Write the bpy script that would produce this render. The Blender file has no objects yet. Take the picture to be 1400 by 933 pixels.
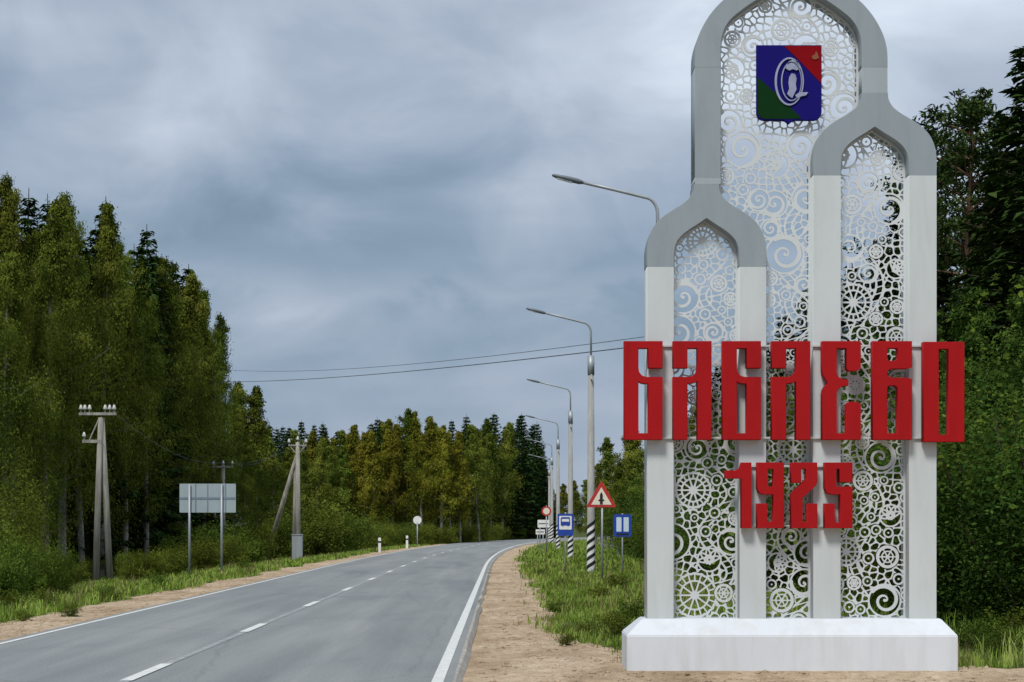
import bpy, bmesh, math, random
import numpy as np
from mathutils import Vector, Matrix

# ------------------------------------------------------------------ camera, sky, sun, exposure
scene = bpy.context.scene
C = scene.collection
R = math.radians
F = 2200.0          # focal length in pixels of the 1400 px wide photograph
EYE = 1.7
HOR = 718.0         # horizon row

cam_d = bpy.data.cameras.new('camera')
cam = bpy.data.objects.new('camera', cam_d); C.objects.link(cam)
cam.location = (0, 0, EYE); cam.rotation_euler = (R(90), 0, 0)
cam_d.sensor_width = 36.0; cam_d.lens = F / 1400 * 36
cam_d.shift_y = (HOR - 466.5) / 1400
cam_d.clip_start = 0.1; cam_d.clip_end = 8000
scene.camera = cam

SUN_EL, SUN_AZ = R(52), R(205)      # azimuth clockwise from +Y (the view direction)
world = bpy.data.worlds.new('World'); scene.world = world
world.use_nodes = True
wt = world.node_tree; wn = wt.nodes; wl = wt.links
wn.clear()
def wnode(t, **k):
    n = wn.new(t)
    for a, b in k.items(): setattr(n, a, b)
    return n
w_out = wnode('ShaderNodeOutputWorld')
sky = wnode('ShaderNodeTexSky', sky_type='NISHITA', sun_disc=False)
sky.sun_elevation = SUN_EL; sky.sun_rotation = SUN_AZ
sky.air_density = 1.0; sky.dust_density = 3.0
bg_sky = wnode('ShaderNodeBackground'); bg_sky.inputs[1].default_value = 0.05
wl.new(sky.outputs[0], bg_sky.inputs[0])
tc = wnode('ShaderNodeTexCoord')
def wnoise(scale, zs, detail, rough, dist, off=(0, 0, 0)):
    mp = wnode('ShaderNodeMapping'); mp.inputs['Scale'].default_value = (1, 1, zs); mp.inputs['Location'].default_value = off
    wl.new(tc.outputs['Generated'], mp.inputs[0])
    nz = wnode('ShaderNodeTexNoise'); nz.inputs['Scale'].default_value = scale
    nz.inputs['Detail'].default_value = detail; nz.inputs['Roughness'].default_value = rough; nz.inputs['Distortion'].default_value = dist
    wl.new(mp.outputs[0], nz.inputs['Vector'])
    return nz.outputs['Fac']
def wmath(op, a, b):
    m = wnode('ShaderNodeMath', operation=op)
    for i, v in enumerate((a, b)):
        if isinstance(v, (int, float)): m.inputs[i].default_value = v
        else: wl.new(v, m.inputs[i])
    return m.outputs[0]
n_big = wnoise(4.2, 2.2, 5, 0.50, 0.35, (0.35, 0.1, 0.62))
n_mid = wnoise(9.0, 1.6, 5, 0.52, 0.5, (1.3, 0.4, 0.2))
n_wisp = wnoise(5.0, 9.0, 4, 0.5, 0.4, (2.3, 1.4, 0.7))
sep = wnode('ShaderNodeSeparateXYZ'); wl.new(tc.outputs['Generated'], sep.inputs[0])
warp = wmath('ADD', sep.outputs[2], wmath('MULTIPLY', wmath('SUBTRACT', n_mid, 0.5), 0.10))
elev = wnode('ShaderNodeValToRGB'); wl.new(warp, elev.inputs[0])
el = elev.color_ramp; el.elements[0].position = 0.0; el.elements[0].color = (0.52,)*3 + (1,)
el.elements[1].position = 1.0; el.elements[1].color = (0.70,)*3 + (1,)
for p, v in ((0.045, 0.43), (0.07, 0.33), (0.105, 0.28), (0.135, 0.33), (0.150, 0.47), (0.163, 0.34), (0.190, 0.41), (0.225, 0.55), (0.27, 0.66), (0.33, 0.71)):
    e = el.elements.new(p); e.color = (v, v, v, 1)
tone = wmath('ADD', wmath('MULTIPLY', elev.outputs[0], 0.74),
             wmath('ADD', wmath('MULTIPLY', wmath('SUBTRACT', n_big, 0.5), 0.66),
                   wmath('ADD', wmath('MULTIPLY', wmath('SUBTRACT', n_mid, 0.5), 0.55), wmath('MULTIPLY', wmath('SUBTRACT', n_wisp, 0.5), 0.09))))
tone = wmath('ADD', tone, wmath('ADD', 0.13, wmath('MULTIPLY', sep.outputs[0], 0.38)))
cl = wnode('ShaderNodeValToRGB'); wl.new(tone, cl.inputs[0])
cr = cl.color_ramp
cr.elements[0].position = 0.10; cr.elements[0].color = (0.130, 0.185, 0.245, 1)
cr.elements[1].position = 0.95; cr.elements[1].color = (0.580, 0.650, 0.730, 1)
for p, c in ((0.32, (0.190, 0.252, 0.328)), (0.52, (0.278, 0.328, 0.408)), (0.74, (0.395, 0.450, 0.525))):
    e = cr.elements.new(p); e.color = c + (1,)
bg_cl = wnode('ShaderNodeBackground'); wl.new(cl.outputs[0], bg_cl.inputs[0]); bg_cl.inputs[1].default_value = 0.73
mixw = wnode('ShaderNodeMixShader'); mixw.inputs[0].default_value = 0.92
wl.new(bg_sky.outputs[0], mixw.inputs[1]); wl.new(bg_cl.outputs[0], mixw.inputs[2])
wl.new(mixw.outputs[0], w_out.inputs[0])

sun_d = bpy.data.lights.new('sun', 'SUN'); sun_d.energy = 1.5; sun_d.angle = R(14); sun_d.color = (1.0, 0.965, 0.91)
sun = bpy.data.objects.new('sun', sun_d); C.objects.link(sun)
sv = Vector((math.sin(SUN_AZ)*math.cos(SUN_EL), math.cos(SUN_AZ)*math.cos(SUN_EL), math.sin(SUN_EL)))
sun.rotation_euler = sv.to_track_quat('Z', 'Y').to_euler(); sun.location = (0, -30, 60)

vs = scene.view_settings
vs.view_transform = 'Standard'; vs.look = 'None'; vs.gamma = 1.0; vs.use_curve_mapping = False; vs.exposure = 1.0
scene.render.engine = 'CYCLES'
scene.cycles.max_bounces = 6; scene.cycles.transparent_max_bounces = 8

rng = np.random.default_rng(1925)
random.seed(1925)

# ------------------------------------------------------------------ helpers
def W(px, py, d):
    """world point seen at photo pixel (px, py) that stands d metres down the road"""
    return Vector(((px - 700) * d / F, d, EYE + (HOR - py) * d / F))

def tag(o, label=None, cat=None, group=None, kind=None):
    if label: o['label'] = label
    if cat: o['category'] = cat
    if group: o['group'] = group
    if kind: o['kind'] = kind
    return o

def link(o, parent=None):
    C.objects.link(o)
    if parent is not None: o.parent = parent
    return o

def empty(name, loc=(0, 0, 0), rz=0.0):
    o = bpy.data.objects.new(name, None); o.location = loc; o.rotation_euler = (0, 0, rz)
    o.empty_display_size = 0.2
    return link(o)

def mesh(name, V, Fc, mat=None, parent=None, smooth=False, loc=None):
    me = bpy.data.meshes.new(name)
    if isinstance(Fc, np.ndarray):
        V = np.asarray(V, dtype=np.float32); n, k = Fc.shape
        me.vertices.add(len(V)); me.vertices.foreach_set('co', V.ravel())
        me.loops.add(n * k); me.loops.foreach_set('vertex_index', Fc.astype(np.int32).ravel())
        me.polygons.add(n); me.polygons.foreach_set('loop_start', np.arange(0, n * k, k, dtype=np.int32))
        me.polygons.foreach_set('loop_total', np.full(n, k, dtype=np.int32))
        me.update(calc_edges=True)
    else:
        me.from_pydata([tuple(v) for v in V], [], Fc); me.update()
    if smooth: me.polygons.foreach_set('use_smooth', np.ones(len(me.polygons), dtype=bool))
    if mat is not None: me.materials.append(mat)
    o = bpy.data.objects.new(name, me)
    if loc is not None: o.location = loc
    return link(o, parent)

class MB:
    """collects boxes, tubes and plates for ONE mesh"""
    def __init__(s): s.V = []; s.F = []
    def add(s, V, Fc):
        b = len(s.V); s.V += [tuple(v) for v in V]; s.F += [tuple(i + b for i in f) for f in Fc]
    def box(s, x0, x1, y0, y1, z0, z1, ch=0.0):
        if ch <= 0:
            s.add([(x0,y0,z0),(x1,y0,z0),(x1,y1,z0),(x0,y1,z0),(x0,y0,z1),(x1,y0,z1),(x1,y1,z1),(x0,y1,z1)],
                  [(0,3,2,1),(4,5,6,7),(0,1,5,4),(1,2,6,5),(2,3,7,6),(3,0,4,7)])
        else:
            bm = bmesh.new(); bmesh.ops.create_cube(bm, size=1)
            for v in bm.verts: v.co = Vector(((x0+x1)/2+v.co.x*(x1-x0), (y0+y1)/2+v.co.y*(y1-y0), (z0+z1)/2+v.co.z*(z1-z0)))
            bmesh.ops.bevel(bm, geom=bm.edges[:], offset=ch, segments=2, affect='EDGES', profile=0.5)
            bm.verts.index_update()
            s.add([v.co.copy() for v in bm.verts], [tuple(v.index for v in f.verts) for f in bm.faces]); bm.free()
    def tube(s, pts, rad, n=8, cap=True):
        pts = [Vector(p) for p in pts]
        if not hasattr(rad, '__len__'): rad = [rad] * len(pts)
        rings = []; up = Vector((0, 0, 1)); prev = None
        for i, p in enumerate(pts):
            t = (pts[min(i+1, len(pts)-1)] - pts[max(i-1, 0)]).normalized()
            if prev is None:
                a = t.cross(Vector((0, 1, 0)) if abs(t.z) > 0.9 else up).normalized()
            else:
                a = (prev - t * prev.dot(t)).normalized()
            prev = a; b = t.cross(a)
            rings.append([p + (a*math.cos(2*math.pi*k/n) + b*math.sin(2*math.pi*k/n))*rad[i] for k in range(n)])
        V = [v for r in rings for v in r]; Fc = []
        for i in range(len(pts)-1):
            for k in range(n):
                k2 = (k+1) % n
                Fc.append((i*n+k, i*n+k2, (i+1)*n+k2, (i+1)*n+k))
        if cap:
            Fc.append(tuple(range(n-1, -1, -1))); Fc.append(tuple((len(pts)-1)*n+k for k in range(n)))
        s.add(V, Fc)
    def build(s, name, mat, parent=None, smooth=False, loc=None):
        return mesh(name, s.V, s.F, mat, parent, smooth, loc)

def plate(name, loops, y0, depth, mat, parent=None, bevel=0.0):
    """2-D outlines (x, z), the first the outer one and the rest holes, extruded from y0 (front) back by depth"""
    cu = bpy.data.curves.new(name, 'CURVE'); cu.dimensions = '2D'; cu.fill_mode = 'BOTH'
    cu.extrude = depth / 2; cu.bevel_depth = bevel; cu.bevel_resolution = 0
    for lp in loops:
        sp = cu.splines.new('POLY'); sp.points.add(len(lp)-1)
        for p, q in zip(sp.points, lp): p.co = (q[0], q[1], 0, 1)
        sp.use_cyclic_u = True
    tmp = bpy.data.objects.new(name, cu); C.objects.link(tmp)
    me = bpy.data.meshes.new_from_object(tmp.evaluated_get(bpy.context.evaluated_depsgraph_get()))
    bpy.data.objects.remove(tmp); bpy.data.curves.remove(cu)
    me.transform(Matrix.Rotation(R(90), 4, 'X')); me.transform(Matrix.Translation((0, y0 + depth/2, 0)))
    me.name = name; me.materials.clear(); me.materials.append(mat); me.update()
    o = bpy.data.objects.new(name, me)
    return link(o, parent)

def copy_tree(o, parent=None):
    c = o.copy(); C.objects.link(c); c.parent = parent
    for ch in o.children:
        if ch.name != c.name: copy_tree(ch, c)
    return c

# ------------------------------------------------------------------ materials
def nmat(name, rough=0.7, spec=0.3, metal=0.0):
    m = bpy.data.materials.new(name); m.use_nodes = True
    b = m.node_tree.nodes['Principled BSDF']
    b.inputs['Roughness'].default_value = rough; b.inputs['Specular IOR Level'].default_value = spec; b.inputs['Metallic'].default_value = metal
    return m, m.node_tree.nodes, m.node_tree.links, b

def ramp(N, stops):
    r = N.new('ShaderNodeValToRGB'); e = r.color_ramp.elements
    e[0].position, e[0].color = stops[0][0], tuple(stops[0][1]) + (1,)
    e[1].position, e[1].color = stops[-1][0], tuple(stops[-1][1]) + (1,)
    for p, c in stops[1:-1]:
        q = e.new(p); q.color = tuple(c) + (1,)
    return r

def noise(N, L, scale, detail=4, rough=0.55, dist=0.0, coord='Object', stretch=None):
    t = N.new('ShaderNodeTexCoord'); src = t.outputs[coord]
    if stretch:
        mp = N.new('ShaderNodeMapping'); mp.inputs['Scale'].default_value = stretch; L.new(src, mp.inputs[0]); src = mp.outputs[0]
    n = N.new('ShaderNodeTexNoise'); n.inputs['Scale'].default_value = scale; n.inputs['Detail'].default_value = detail
    n.inputs['Roughness'].default_value = rough; n.inputs['Distortion'].default_value = dist
    L.new(src, n.inputs['Vector'])
    return n

def mixc(N, L, fac, a, b, mode='MIX'):
    m = N.new('ShaderNodeMix'); m.data_type = 'RGBA'; m.blend_type = mode
    for sock, v in ((m.inputs[0], fac), (m.inputs[6], a), (m.inputs[7], b)):
        if isinstance(v, (int, float)): sock.default_value = v
        elif isinstance(v, (tuple, list)): sock.default_value = tuple(v) + (1,)
        else: L.new(v, sock)
    return m.outputs[2]

def bump(N, L, b, h, strength, dist=0.02):
    bp = N.new('ShaderNodeBump'); bp.inputs['Strength'].default_value = strength; bp.inputs['Distance'].default_value = dist
    L.new(h, bp.inputs['Height']); L.new(bp.outputs[0], b.inputs['Normal'])

def paint(name, col, rough=0.5, spec=0.4, var=0.08, metal=0.0, scale=3.0, grime=None, stretch=(1, 1, 0.35)):
    """painted or bare sheet: base colour with mottling and rain streaks"""
    m, N, L, b = nmat(name, rough, spec, metal)
    n1 = noise(N, L, scale, 5, 0.6, 0.2, stretch=stretch)
    lo = [max(0, c*(1-var*2)) for c in col]; hi = [min(1, c*(1+var)) for c in col]
    r = ramp(N, [(0.3, lo), (0.7, hi)]); L.new(n1.outputs['Fac'], r.inputs[0])
    out = r.outputs[0]
    if grime:
        n2 = noise(N, L, scale*2.2, 6, 0.7, 0.4, stretch=(1, 1, 0.15))
        r2 = ramp(N, [(0.46, (0, 0, 0)), (0.74, (1, 1, 1))]); L.new(n2.outputs['Fac'], r2.inputs[0])
        mm = N.new('ShaderNodeMath'); mm.operation = 'MULTIPLY'; mm.inputs[1].default_value = 0.42
        L.new(r2.outputs[0], mm.inputs[0])
        out = mixc(N, L, mm.outputs[0], out, grime)
    L.new(out, b.inputs['Base Color'])
    n3 = noise(N, L, 40, 3, 0.6); bump(N, L, b, n3.outputs['Fac'], 0.06, 0.004)
    return m

def leaf_mat(name, cols, trans=0.25, hue=0.03, big=0.35):
    m = bpy.data.materials.new(name); m.use_nodes = True; N = m.node_tree.nodes; L = m.node_tree.links; N.clear()
    out = N.new('ShaderNodeOutputMaterial')
    geo = N.new('ShaderNodeNewGeometry'); info = N.new('ShaderNodeObjectInfo')
    n1 = noise(N, L, big, 3, 0.6)
    add = N.new('ShaderNodeMath'); add.operation = 'MULTIPLY_ADD'; add.inputs[1].default_value = 0.36
    L.new(geo.outputs['Random Per Island'], add.inputs[0]); 
    half = N.new('ShaderNodeMath'); half.operation = 'MULTIPLY_ADD'; half.inputs[1].default_value = 2.0; half.inputs[2].default_value = -0.70
    L.new(n1.outputs['Fac'], half.inputs[0]); L.new(half.outputs[0], add.inputs[2])
    r = ramp(N, [(0.1 + 0.8*i/(len(cols)-1), c) for i, c in enumerate(cols)]); L.new(add.outputs[0], r.inputs[0])
    hs = N.new('ShaderNodeHueSaturation')
    mh = N.new('ShaderNodeMapRange'); mh.inputs['To Min'].default_value = 0.5-hue; mh.inputs['To Max'].default_value = 0.5+hue*0.6
    mv = N.new('ShaderNodeMapRange'); mv.inputs['To Min'].default_value = 0.75; mv.inputs['To Max'].default_value = 1.25
    L.new(info.outputs['Random'], mh.inputs[0])
    fr = N.new('ShaderNodeMath'); fr.operation = 'FRACT'; f7 = N.new('ShaderNodeMath'); f7.operation = 'MULTIPLY'; f7.inputs[1].default_value = 7.31
    L.new(info.outputs['Random'], f7.inputs[0]); L.new(f7.outputs[0], fr.inputs[0]); L.new(fr.outputs[0], mv.inputs[0])
    L.new(mh.outputs[0], hs.inputs['Hue']); L.new(mv.outputs[0], hs.inputs['Value']); L.new(r.outputs[0], hs.inputs['Color'])
    d = N.new('ShaderNodeBsdfDiffuse'); t = N.new('ShaderNodeBsdfTranslucent'); mx = N.new('ShaderNodeMixShader'); mx.inputs[0].default_value = trans
    L.new(hs.outputs[0], d.inputs[0]); L.new(hs.outputs[0], t.inputs[0]); L.new(d.outputs[0], mx.inputs[1]); L.new(t.outputs[0], mx.inputs[2])
    L.new(mx.outputs[0], out.inputs[0])
    return m

def bark_mat(name, a, b_, scale=3.0, stretch=(1, 1, 0.25)):
    m, N, L, b = nmat(name, 0.9, 0.1)
    n1 = noise(N, L, scale, 6, 0.7, 0.3, stretch=stretch)
    r = ramp(N, [(0.38, a), (0.62, b_)]); L.new(n1.outputs['Fac'], r.inputs[0]); L.new(r.outputs[0], b.inputs['Base Color'])
    bump(N, L, b, n1.outputs['Fac'], 0.5, 0.02)
    return m

M = {}
M['frame_pale'] = paint('pale_grey_sheet', (0.50, 0.54, 0.545), 0.55, 0.35, 0.035, scale=1.2, grime=(0.36, 0.385, 0.37))
M['frame_head'] = paint('blue_grey_sheet', (0.250, 0.292, 0.318), 0.5, 0.4, 0.03, scale=1.5, grime=(0.17, 0.20, 0.22))
M['frame_band'] = paint('mid_grey_sheet', (0.31, 0.36, 0.385), 0.5, 0.4, 0.03, scale=1.5, grime=(0.24, 0.28, 0.30))
M['lace'] = paint('white_cut_sheet', (0.52, 0.55, 0.56), 0.55, 0.35, 0.03)
M['plinth'] = paint('white_plinth_paint', (0.60, 0.63, 0.67), 0.6, 0.3, 0.025, scale=2.0, grime=(0.44, 0.43, 0.40))
M['red'] = paint('red_letter_paint', (0.325, 0.007, 0.009), 0.6, 0.10, 0.06, scale=2.0, grime=(0.22, 0.004, 0.006))
M['concrete'] = paint('pole_concrete', (0.33, 0.33, 0.31), 0.85, 0.2, 0.12, scale=4.0, grime=(0.20, 0.20, 0.19))
M['galv'] = paint('galvanised_steel', (0.33, 0.36, 0.38), 0.5, 0.5, 0.08, metal=0.4)
M['lamp_dark'] = paint('lamp_housing_grey', (0.13, 0.15, 0.17), 0.5, 0.4, 0.08)
M['lamp_glass'] = paint('lamp_lens', (0.55, 0.57, 0.58), 0.2, 0.5, 0.03)
M['white'] = paint('white_sign_paint', (0.74, 0.75, 0.74), 0.5, 0.4, 0.05, grime=(0.5, 0.5, 0.47))
M['cream'] = paint('cream_sign_face', (0.72, 0.66, 0.55), 0.5, 0.4, 0.04)
M['black'] = paint('black_paint', (0.018, 0.018, 0.020), 0.6, 0.3, 0.1)
M['sign_red'] = paint('sign_red', (0.42, 0.03, 0.025), 0.5, 0.4, 0.05)
M['sign_blue'] = paint('sign_blue', (0.015, 0.055, 0.33), 0.5, 0.4, 0.05)
M['sign_pale'] = paint('sign_pale_panel', (0.55, 0.66, 0.76), 0.5, 0.4, 0.05)
M['sign_back'] = paint('sign_back_metal', (0.31, 0.375, 0.40), 0.5, 0.4, 0.05, metal=0.1)
M['sign_rail'] = paint('sign_rail_metal', (0.16, 0.21, 0.26), 0.5, 0.4, 0.06)
M['porcelain'] = paint('insulator_porcelain', (0.50, 0.51, 0.47), 0.3, 0.5, 0.04)
M['wood'] = bark_mat('weathered_pole_wood', (0.20, 0.19, 0.165), (0.36, 0.35, 0.31), 6.0, (1, 1, 0.12))
M['wire'] = paint('black_cable', (0.09, 0.11, 0.13), 0.6, 0.3, 0.05)
M['emb_blue'] = paint('emblem_blue', (0.008, 0.006, 0.13), 0.6, 0.06, 0.05)
M['emb_red'] = paint('emblem_red', (0.20, 0.002, 0.005), 0.6, 0.06, 0.05)
M['emb_green'] = paint('emblem_green', (0.003, 0.028, 0.006), 0.6, 0.06, 0.05)
M['emb_silver'] = paint('emblem_silver', (0.27, 0.30, 0.42), 0.4, 0.4, 0.10, scale=14)
M['emb_gold'] = paint('emblem_gold', (0.22, 0.08, 0.04), 0.4, 0.1, 0.05)
M['line'] = None

# worn road paint
m, N, L, b = nmat('road_paint', 0.75, 0.2)
n1 = noise(N, L, 7, 8, 0.85, 0.3)
r = ramp(N, [(0.36, (0.24, 0.25, 0.25)), (0.42, (0.54, 0.55, 0.53)), (0.7, (0.70, 0.71, 0.69))]); L.new(n1.outputs['Fac'], r.inputs[0]); L.new(r.outputs[0], b.inputs['Base Color'])
n2 = noise(N, L, 90, 4, 0.7); bump(N, L, b, n2.outputs['Fac'], 0.3, 0.006)
M['line'] = m
m, N, L, b = nmat('faded_road_paint', 0.75, 0.2)
n1 = noise(N, L, 6, 6, 0.75, 0.3)
r = ramp(N, [(0.32, (0.17, 0.18, 0.19)), (0.6, (0.33, 0.34, 0.34)), (0.75, (0.50, 0.50, 0.48))]); L.new(n1.outputs['Fac'], r.inputs[0]); L.new(r.outputs[0], b.inputs['Base Color'])
M['line_faded'] = m

# asphalt: u across the road, v along it (metres in UV)
m, N, L, b = nmat('asphalt', 0.78, 0.28)
tcn = N.new('ShaderNodeTexCoord'); sx = N.new('ShaderNodeSeparateXYZ'); L.new(tcn.outputs['UV'], sx.inputs[0])
nl = noise(N, L, 1.0, 5, 0.6, 0.4, 'UV', (1.3, 0.06, 1))
nb = noise(N, L, 0.35, 5, 0.6, 0.6, 'UV', (1.0, 0.35, 1))
ng = noise(N, L, 28, 5, 0.8, 0, 'UV')
r1 = ramp(N, [(0.30, (0.172, 0.186, 0.190)), (0.5, (0.204, 0.218, 0.221)), (0.72, (0.255, 0.266, 0.264))]); L.new(nl.outputs['Fac'], r1.inputs[0])
r2 = ramp(N, [(0.34, (0.84, 0.85, 0.86)), (0.44, (0.98, 0.98, 0.98)), (0.64, (1.10, 1.09, 1.06))]); L.new(nb.outputs['Fac'], r2.inputs[0])
r3 = ramp(N, [(0.32, (0.70, 0.70, 0.70)), (0.68, (1.25, 1.25, 1.25))]); L.new(ng.outputs['Fac'], r3.inputs[0])
c1 = mixc(N, L, 1.0, r1.outputs[0], r2.outputs[0], 'MULTIPLY'); c2 = mixc(N, L, 1.0, c1, r3.outputs[0], 'MULTIPLY')
# long crack-seal seam and a few transverse cracks
nv = N.new('ShaderNodeTexVoronoi'); nv.feature = 'DISTANCE_TO_EDGE'; nv.inputs['Scale'].default_value = 0.30
mpv = N.new('ShaderNodeMapping'); mpv.inputs['Scale'].default_value = (1.0, 0.42, 1); L.new(tcn.outputs['UV'], mpv.inputs[0])
nd = noise(N, L, 1.2, 4, 0.7, 0, 'UV'); mxv = mixc(N, L, 0.25, mpv.outputs[0], nd.outputs['Color']); L.new(mxv, nv.inputs['Vector'])
rc = ramp(N, [(0.0, (1, 1, 1)), (0.006, (0, 0, 0))]); L.new(nv.outputs['Distance'], rc.inputs[0])
mk = N.new('ShaderNodeMath'); mk.operation = 'MULTIPLY'; mk.inputs[1].default_value = 0.28; L.new(rc.outputs[0], mk.inputs[0])
c3 = mixc(N, L, mk.outputs[0], c2, (0.08, 0.085, 0.09))
L.new(c3, b.inputs['Base Color']); bump(N, L, b, ng.outputs['Fac'], 0.35, 0.008)
M['asphalt'] = m
m, N, L, b = nmat('asphalt_lip', 0.85, 0.2)
n1 = noise(N, L, 7, 5, 0.7); r = ramp(N, [(0.35, (0.26, 0.24, 0.21)), (0.65, (0.44, 0.42, 0.38))]); L.new(n1.outputs['Fac'], r.inputs[0]); L.new(r.outputs[0], b.inputs['Base Color'])
bump(N, L, b, n1.outputs['Fac'], 0.5, 0.02); M['lip'] = m

# sandy shoulder
m, N, L, b = nmat('sandy_gravel', 0.95, 0.1)
n1 = noise(N, L, 0.8, 6, 0.65, 0.5, stretch=(1, 0.5, 1)); n2 = noise(N, L, 6, 6, 0.7, 0.2); n3 = noise(N, L, 45, 3, 0.7)
r1 = ramp(N, [(0.28, (0.30, 0.215, 0.135)), (0.48, (0.455, 0.345, 0.235)), (0.70, (0.60, 0.485, 0.35))]); L.new(n1.outputs['Fac'], r1.inputs[0])
r2 = ramp(N, [(0.30, (0.66, 0.63, 0.60)), (0.65, (1.12, 1.12, 1.12))]); L.new(n2.outputs['Fac'], r2.inputs[0])
r3 = ramp(N, [(0.30, (0.72, 0.72, 0.72)), (0.7, (1.2, 1.2, 1.2))]); L.new(n3.outputs['Fac'], r3.inputs[0])
c = mixc(N, L, 1.0, r1.outputs[0], r2.outputs[0], 'MULTIPLY'); c = mixc(N, L, 1.0, c, r3.outputs[0], 'MULTIPLY')
L.new(c, b.inputs['Base Color'])
av = N.new('ShaderNodeMath'); av.operation = 'ADD'; L.new(n2.outputs['Fac'], av.inputs[0]); L.new(n3.outputs['Fac'], av.inputs[1])
bump(N, L, b, av.outputs[0], 0.7, 0.03); M['sand'] = m
# soil under the grass
m, N, L, b = nmat('grassy_ground', 0.95, 0.05)
n1 = noise(N, L, 0.5, 6, 0.7, 0.4); n2 = noise(N, L, 12, 5, 0.7)
r1 = ramp(N, [(0.3, (0.045, 0.058, 0.014)), (0.5, (0.070, 0.092, 0.022)), (0.7, (0.115, 0.120, 0.040))]); L.new(n1.outputs['Fac'], r1.inputs[0])
r2 = ramp(N, [(0.3, (0.6, 0.6, 0.6)), (0.7, (1.2, 1.2, 1.2))]); L.new(n2.outputs['Fac'], r2.inputs[0])
L.new(mixc(N, L, 1.0, r1.outputs[0], r2.outputs[0], 'MULTIPLY'), b.inputs['Base Color']); bump(N, L, b, n2.outputs['Fac'], 0.8, 0.05); M['soil'] = m

M['grass'] = leaf_mat('grass_blades', [(0.055, 0.085, 0.012), (0.175, 0.265, 0.040), (0.265, 0.365, 0.072), (0.36, 0.37, 0.13)], 0.3, 0.0, 0.9)
M['birch_leaf'] = leaf_mat('birch_leaves', [(0.024, 0.044, 0.008), (0.080, 0.116, 0.017), (0.138, 0.174, 0.027), (0.225, 0.240, 0.042)], 0.25, 0.022)
M['autumn_leaf'] = leaf_mat('autumn_birch_leaves', [(0.045, 0.055, 0.008), (0.125, 0.140, 0.017), (0.200, 0.195, 0.024), (0.260, 0.230, 0.030)], 0.25, 0.016)
M['spruce_leaf'] = leaf_mat('spruce_needles', [(0.012, 0.028, 0.008), (0.028, 0.056, 0.015), (0.052, 0.088, 0.022)], 0.08, 0.012)
M['pine_leaf'] = leaf_mat('pine_needles', [(0.020, 0.040, 0.012), (0.042, 0.072, 0.020), (0.075, 0.115, 0.030)], 0.1, 0.012)
M['alder_leaf'] = leaf_mat('alder_leaves', [(0.018, 0.042, 0.009), (0.058, 0.112, 0.020), (0.120, 0.195, 0.042)], 0.25, 0.012)
M['bush_leaf'] = leaf_mat('bush_leaves', [(0.040, 0.066, 0.011), (0.100, 0.142, 0.021), (0.170, 0.215, 0.038)], 0.25, 0.03)
M['birch_bark'] = bark_mat('birch_bark', (0.07, 0.065, 0.058), (0.29, 0.28, 0.255), 2.2, (1, 1, 0.8))
M['dark_bark'] = bark_mat('dark_bark', (0.035, 0.028, 0.022), (0.105, 0.085, 0.068))
M['pine_bark'] = bark_mat('pine_bark', (0.075, 0.050, 0.036), (0.19, 0.11, 0.065))
# black and white warning bands wound round the lamp posts
m, N, L, b = nmat('post_bands', 0.6, 0.3)
M['band_white'] = M['white']; M['band_black'] = M['black']

# ------------------------------------------------------------------ the road and the ground
def bend(d): return 0.0004*max(0.0, d-64)**2 + 0.0012*max(0.0, d-135)**2
def road_x(d, s): return -0.70 - 0.006*d + bend(d) + s       # s = 0 is the right edge line
WID = 6.45
ds = [-40.0 + i*4 for i in range(14)] + [16 + i*2.0 for i in range(47)] + [110 + i*3.0 for i in range(64)]
def road_pt(d, s):
    e = 0.5; t = Vector((road_x(d+e, 0)-road_x(d-e, 0), 2*e, 0)).normalized(); n = Vector((t.y, -t.x, 0))
    return Vector((road_x(d, 0), d, 0)) + n*s
SL = [-WID-0.20, -WID-0.14] + [-WID + i*WID/8 for i in range(9)] + [0.16]
V = []; Fc = []; UV = []
for d in ds:
    for s in SL:
        p = road_pt(d, s); crown = 0.03*(1-((s+WID/2)/(WID/2+0.3))**2)
        V.append((p.x, p.y, crown)); UV.append((s, d))
k = len(SL)
for i in range(len(ds)-1):
    for j in range(k-1): Fc.append((i*k+j, i*k+j+1, (i+1)*k+j+1, (i+1)*k+j))
road = mesh('road', V, Fc, M['asphalt'], smooth=True)
uvl = road.data.uv_layers.new(name='UVMap')
for lp in road.data.loops: uvl.data[lp.index].uv = UV[lp.vertex_index]
tag(road, 'grey asphalt road curving right into the woods', 'road', kind='structure')
def strip(name, s0, s1, d0, d1, z, mat, step=1.5):
    n = max(1, int((d1-d0)/step)); V = []; Fc = []
    for i in range(n+1):
        d = d0 + (d1-d0)*i/n
        for s in (s0, s1):
            p = road_pt(d, s); V.append((p.x, p.y, 0.03*(1-((s+WID/2)/(WID/2+0.3))**2) + z))
        if i: Fc.append((2*i-2, 2*i-1, 2*i+1, 2*i))
    return mesh(name, V, Fc, mat, road)
strip('edge_line', -0.065, 0.065, -40, 250, 0.006, M['line'])
strip('edge_line', -WID-0.05, -WID+0.05, -40, 250, 0.006, M['line'])
CL = -WID*0.515
d = 17.2 - 7.85*3
while d < 200:
    if d + 2 > 14: strip('lane_dash', CL-0.07, CL+0.07, d, d+2.1, 0.010, M['line'], 1.0)
    d += 7.85
strip('faded_centre_line', CL-0.055, CL+0.055, -20, 180, 0.005, M['line_faded'])
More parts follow.
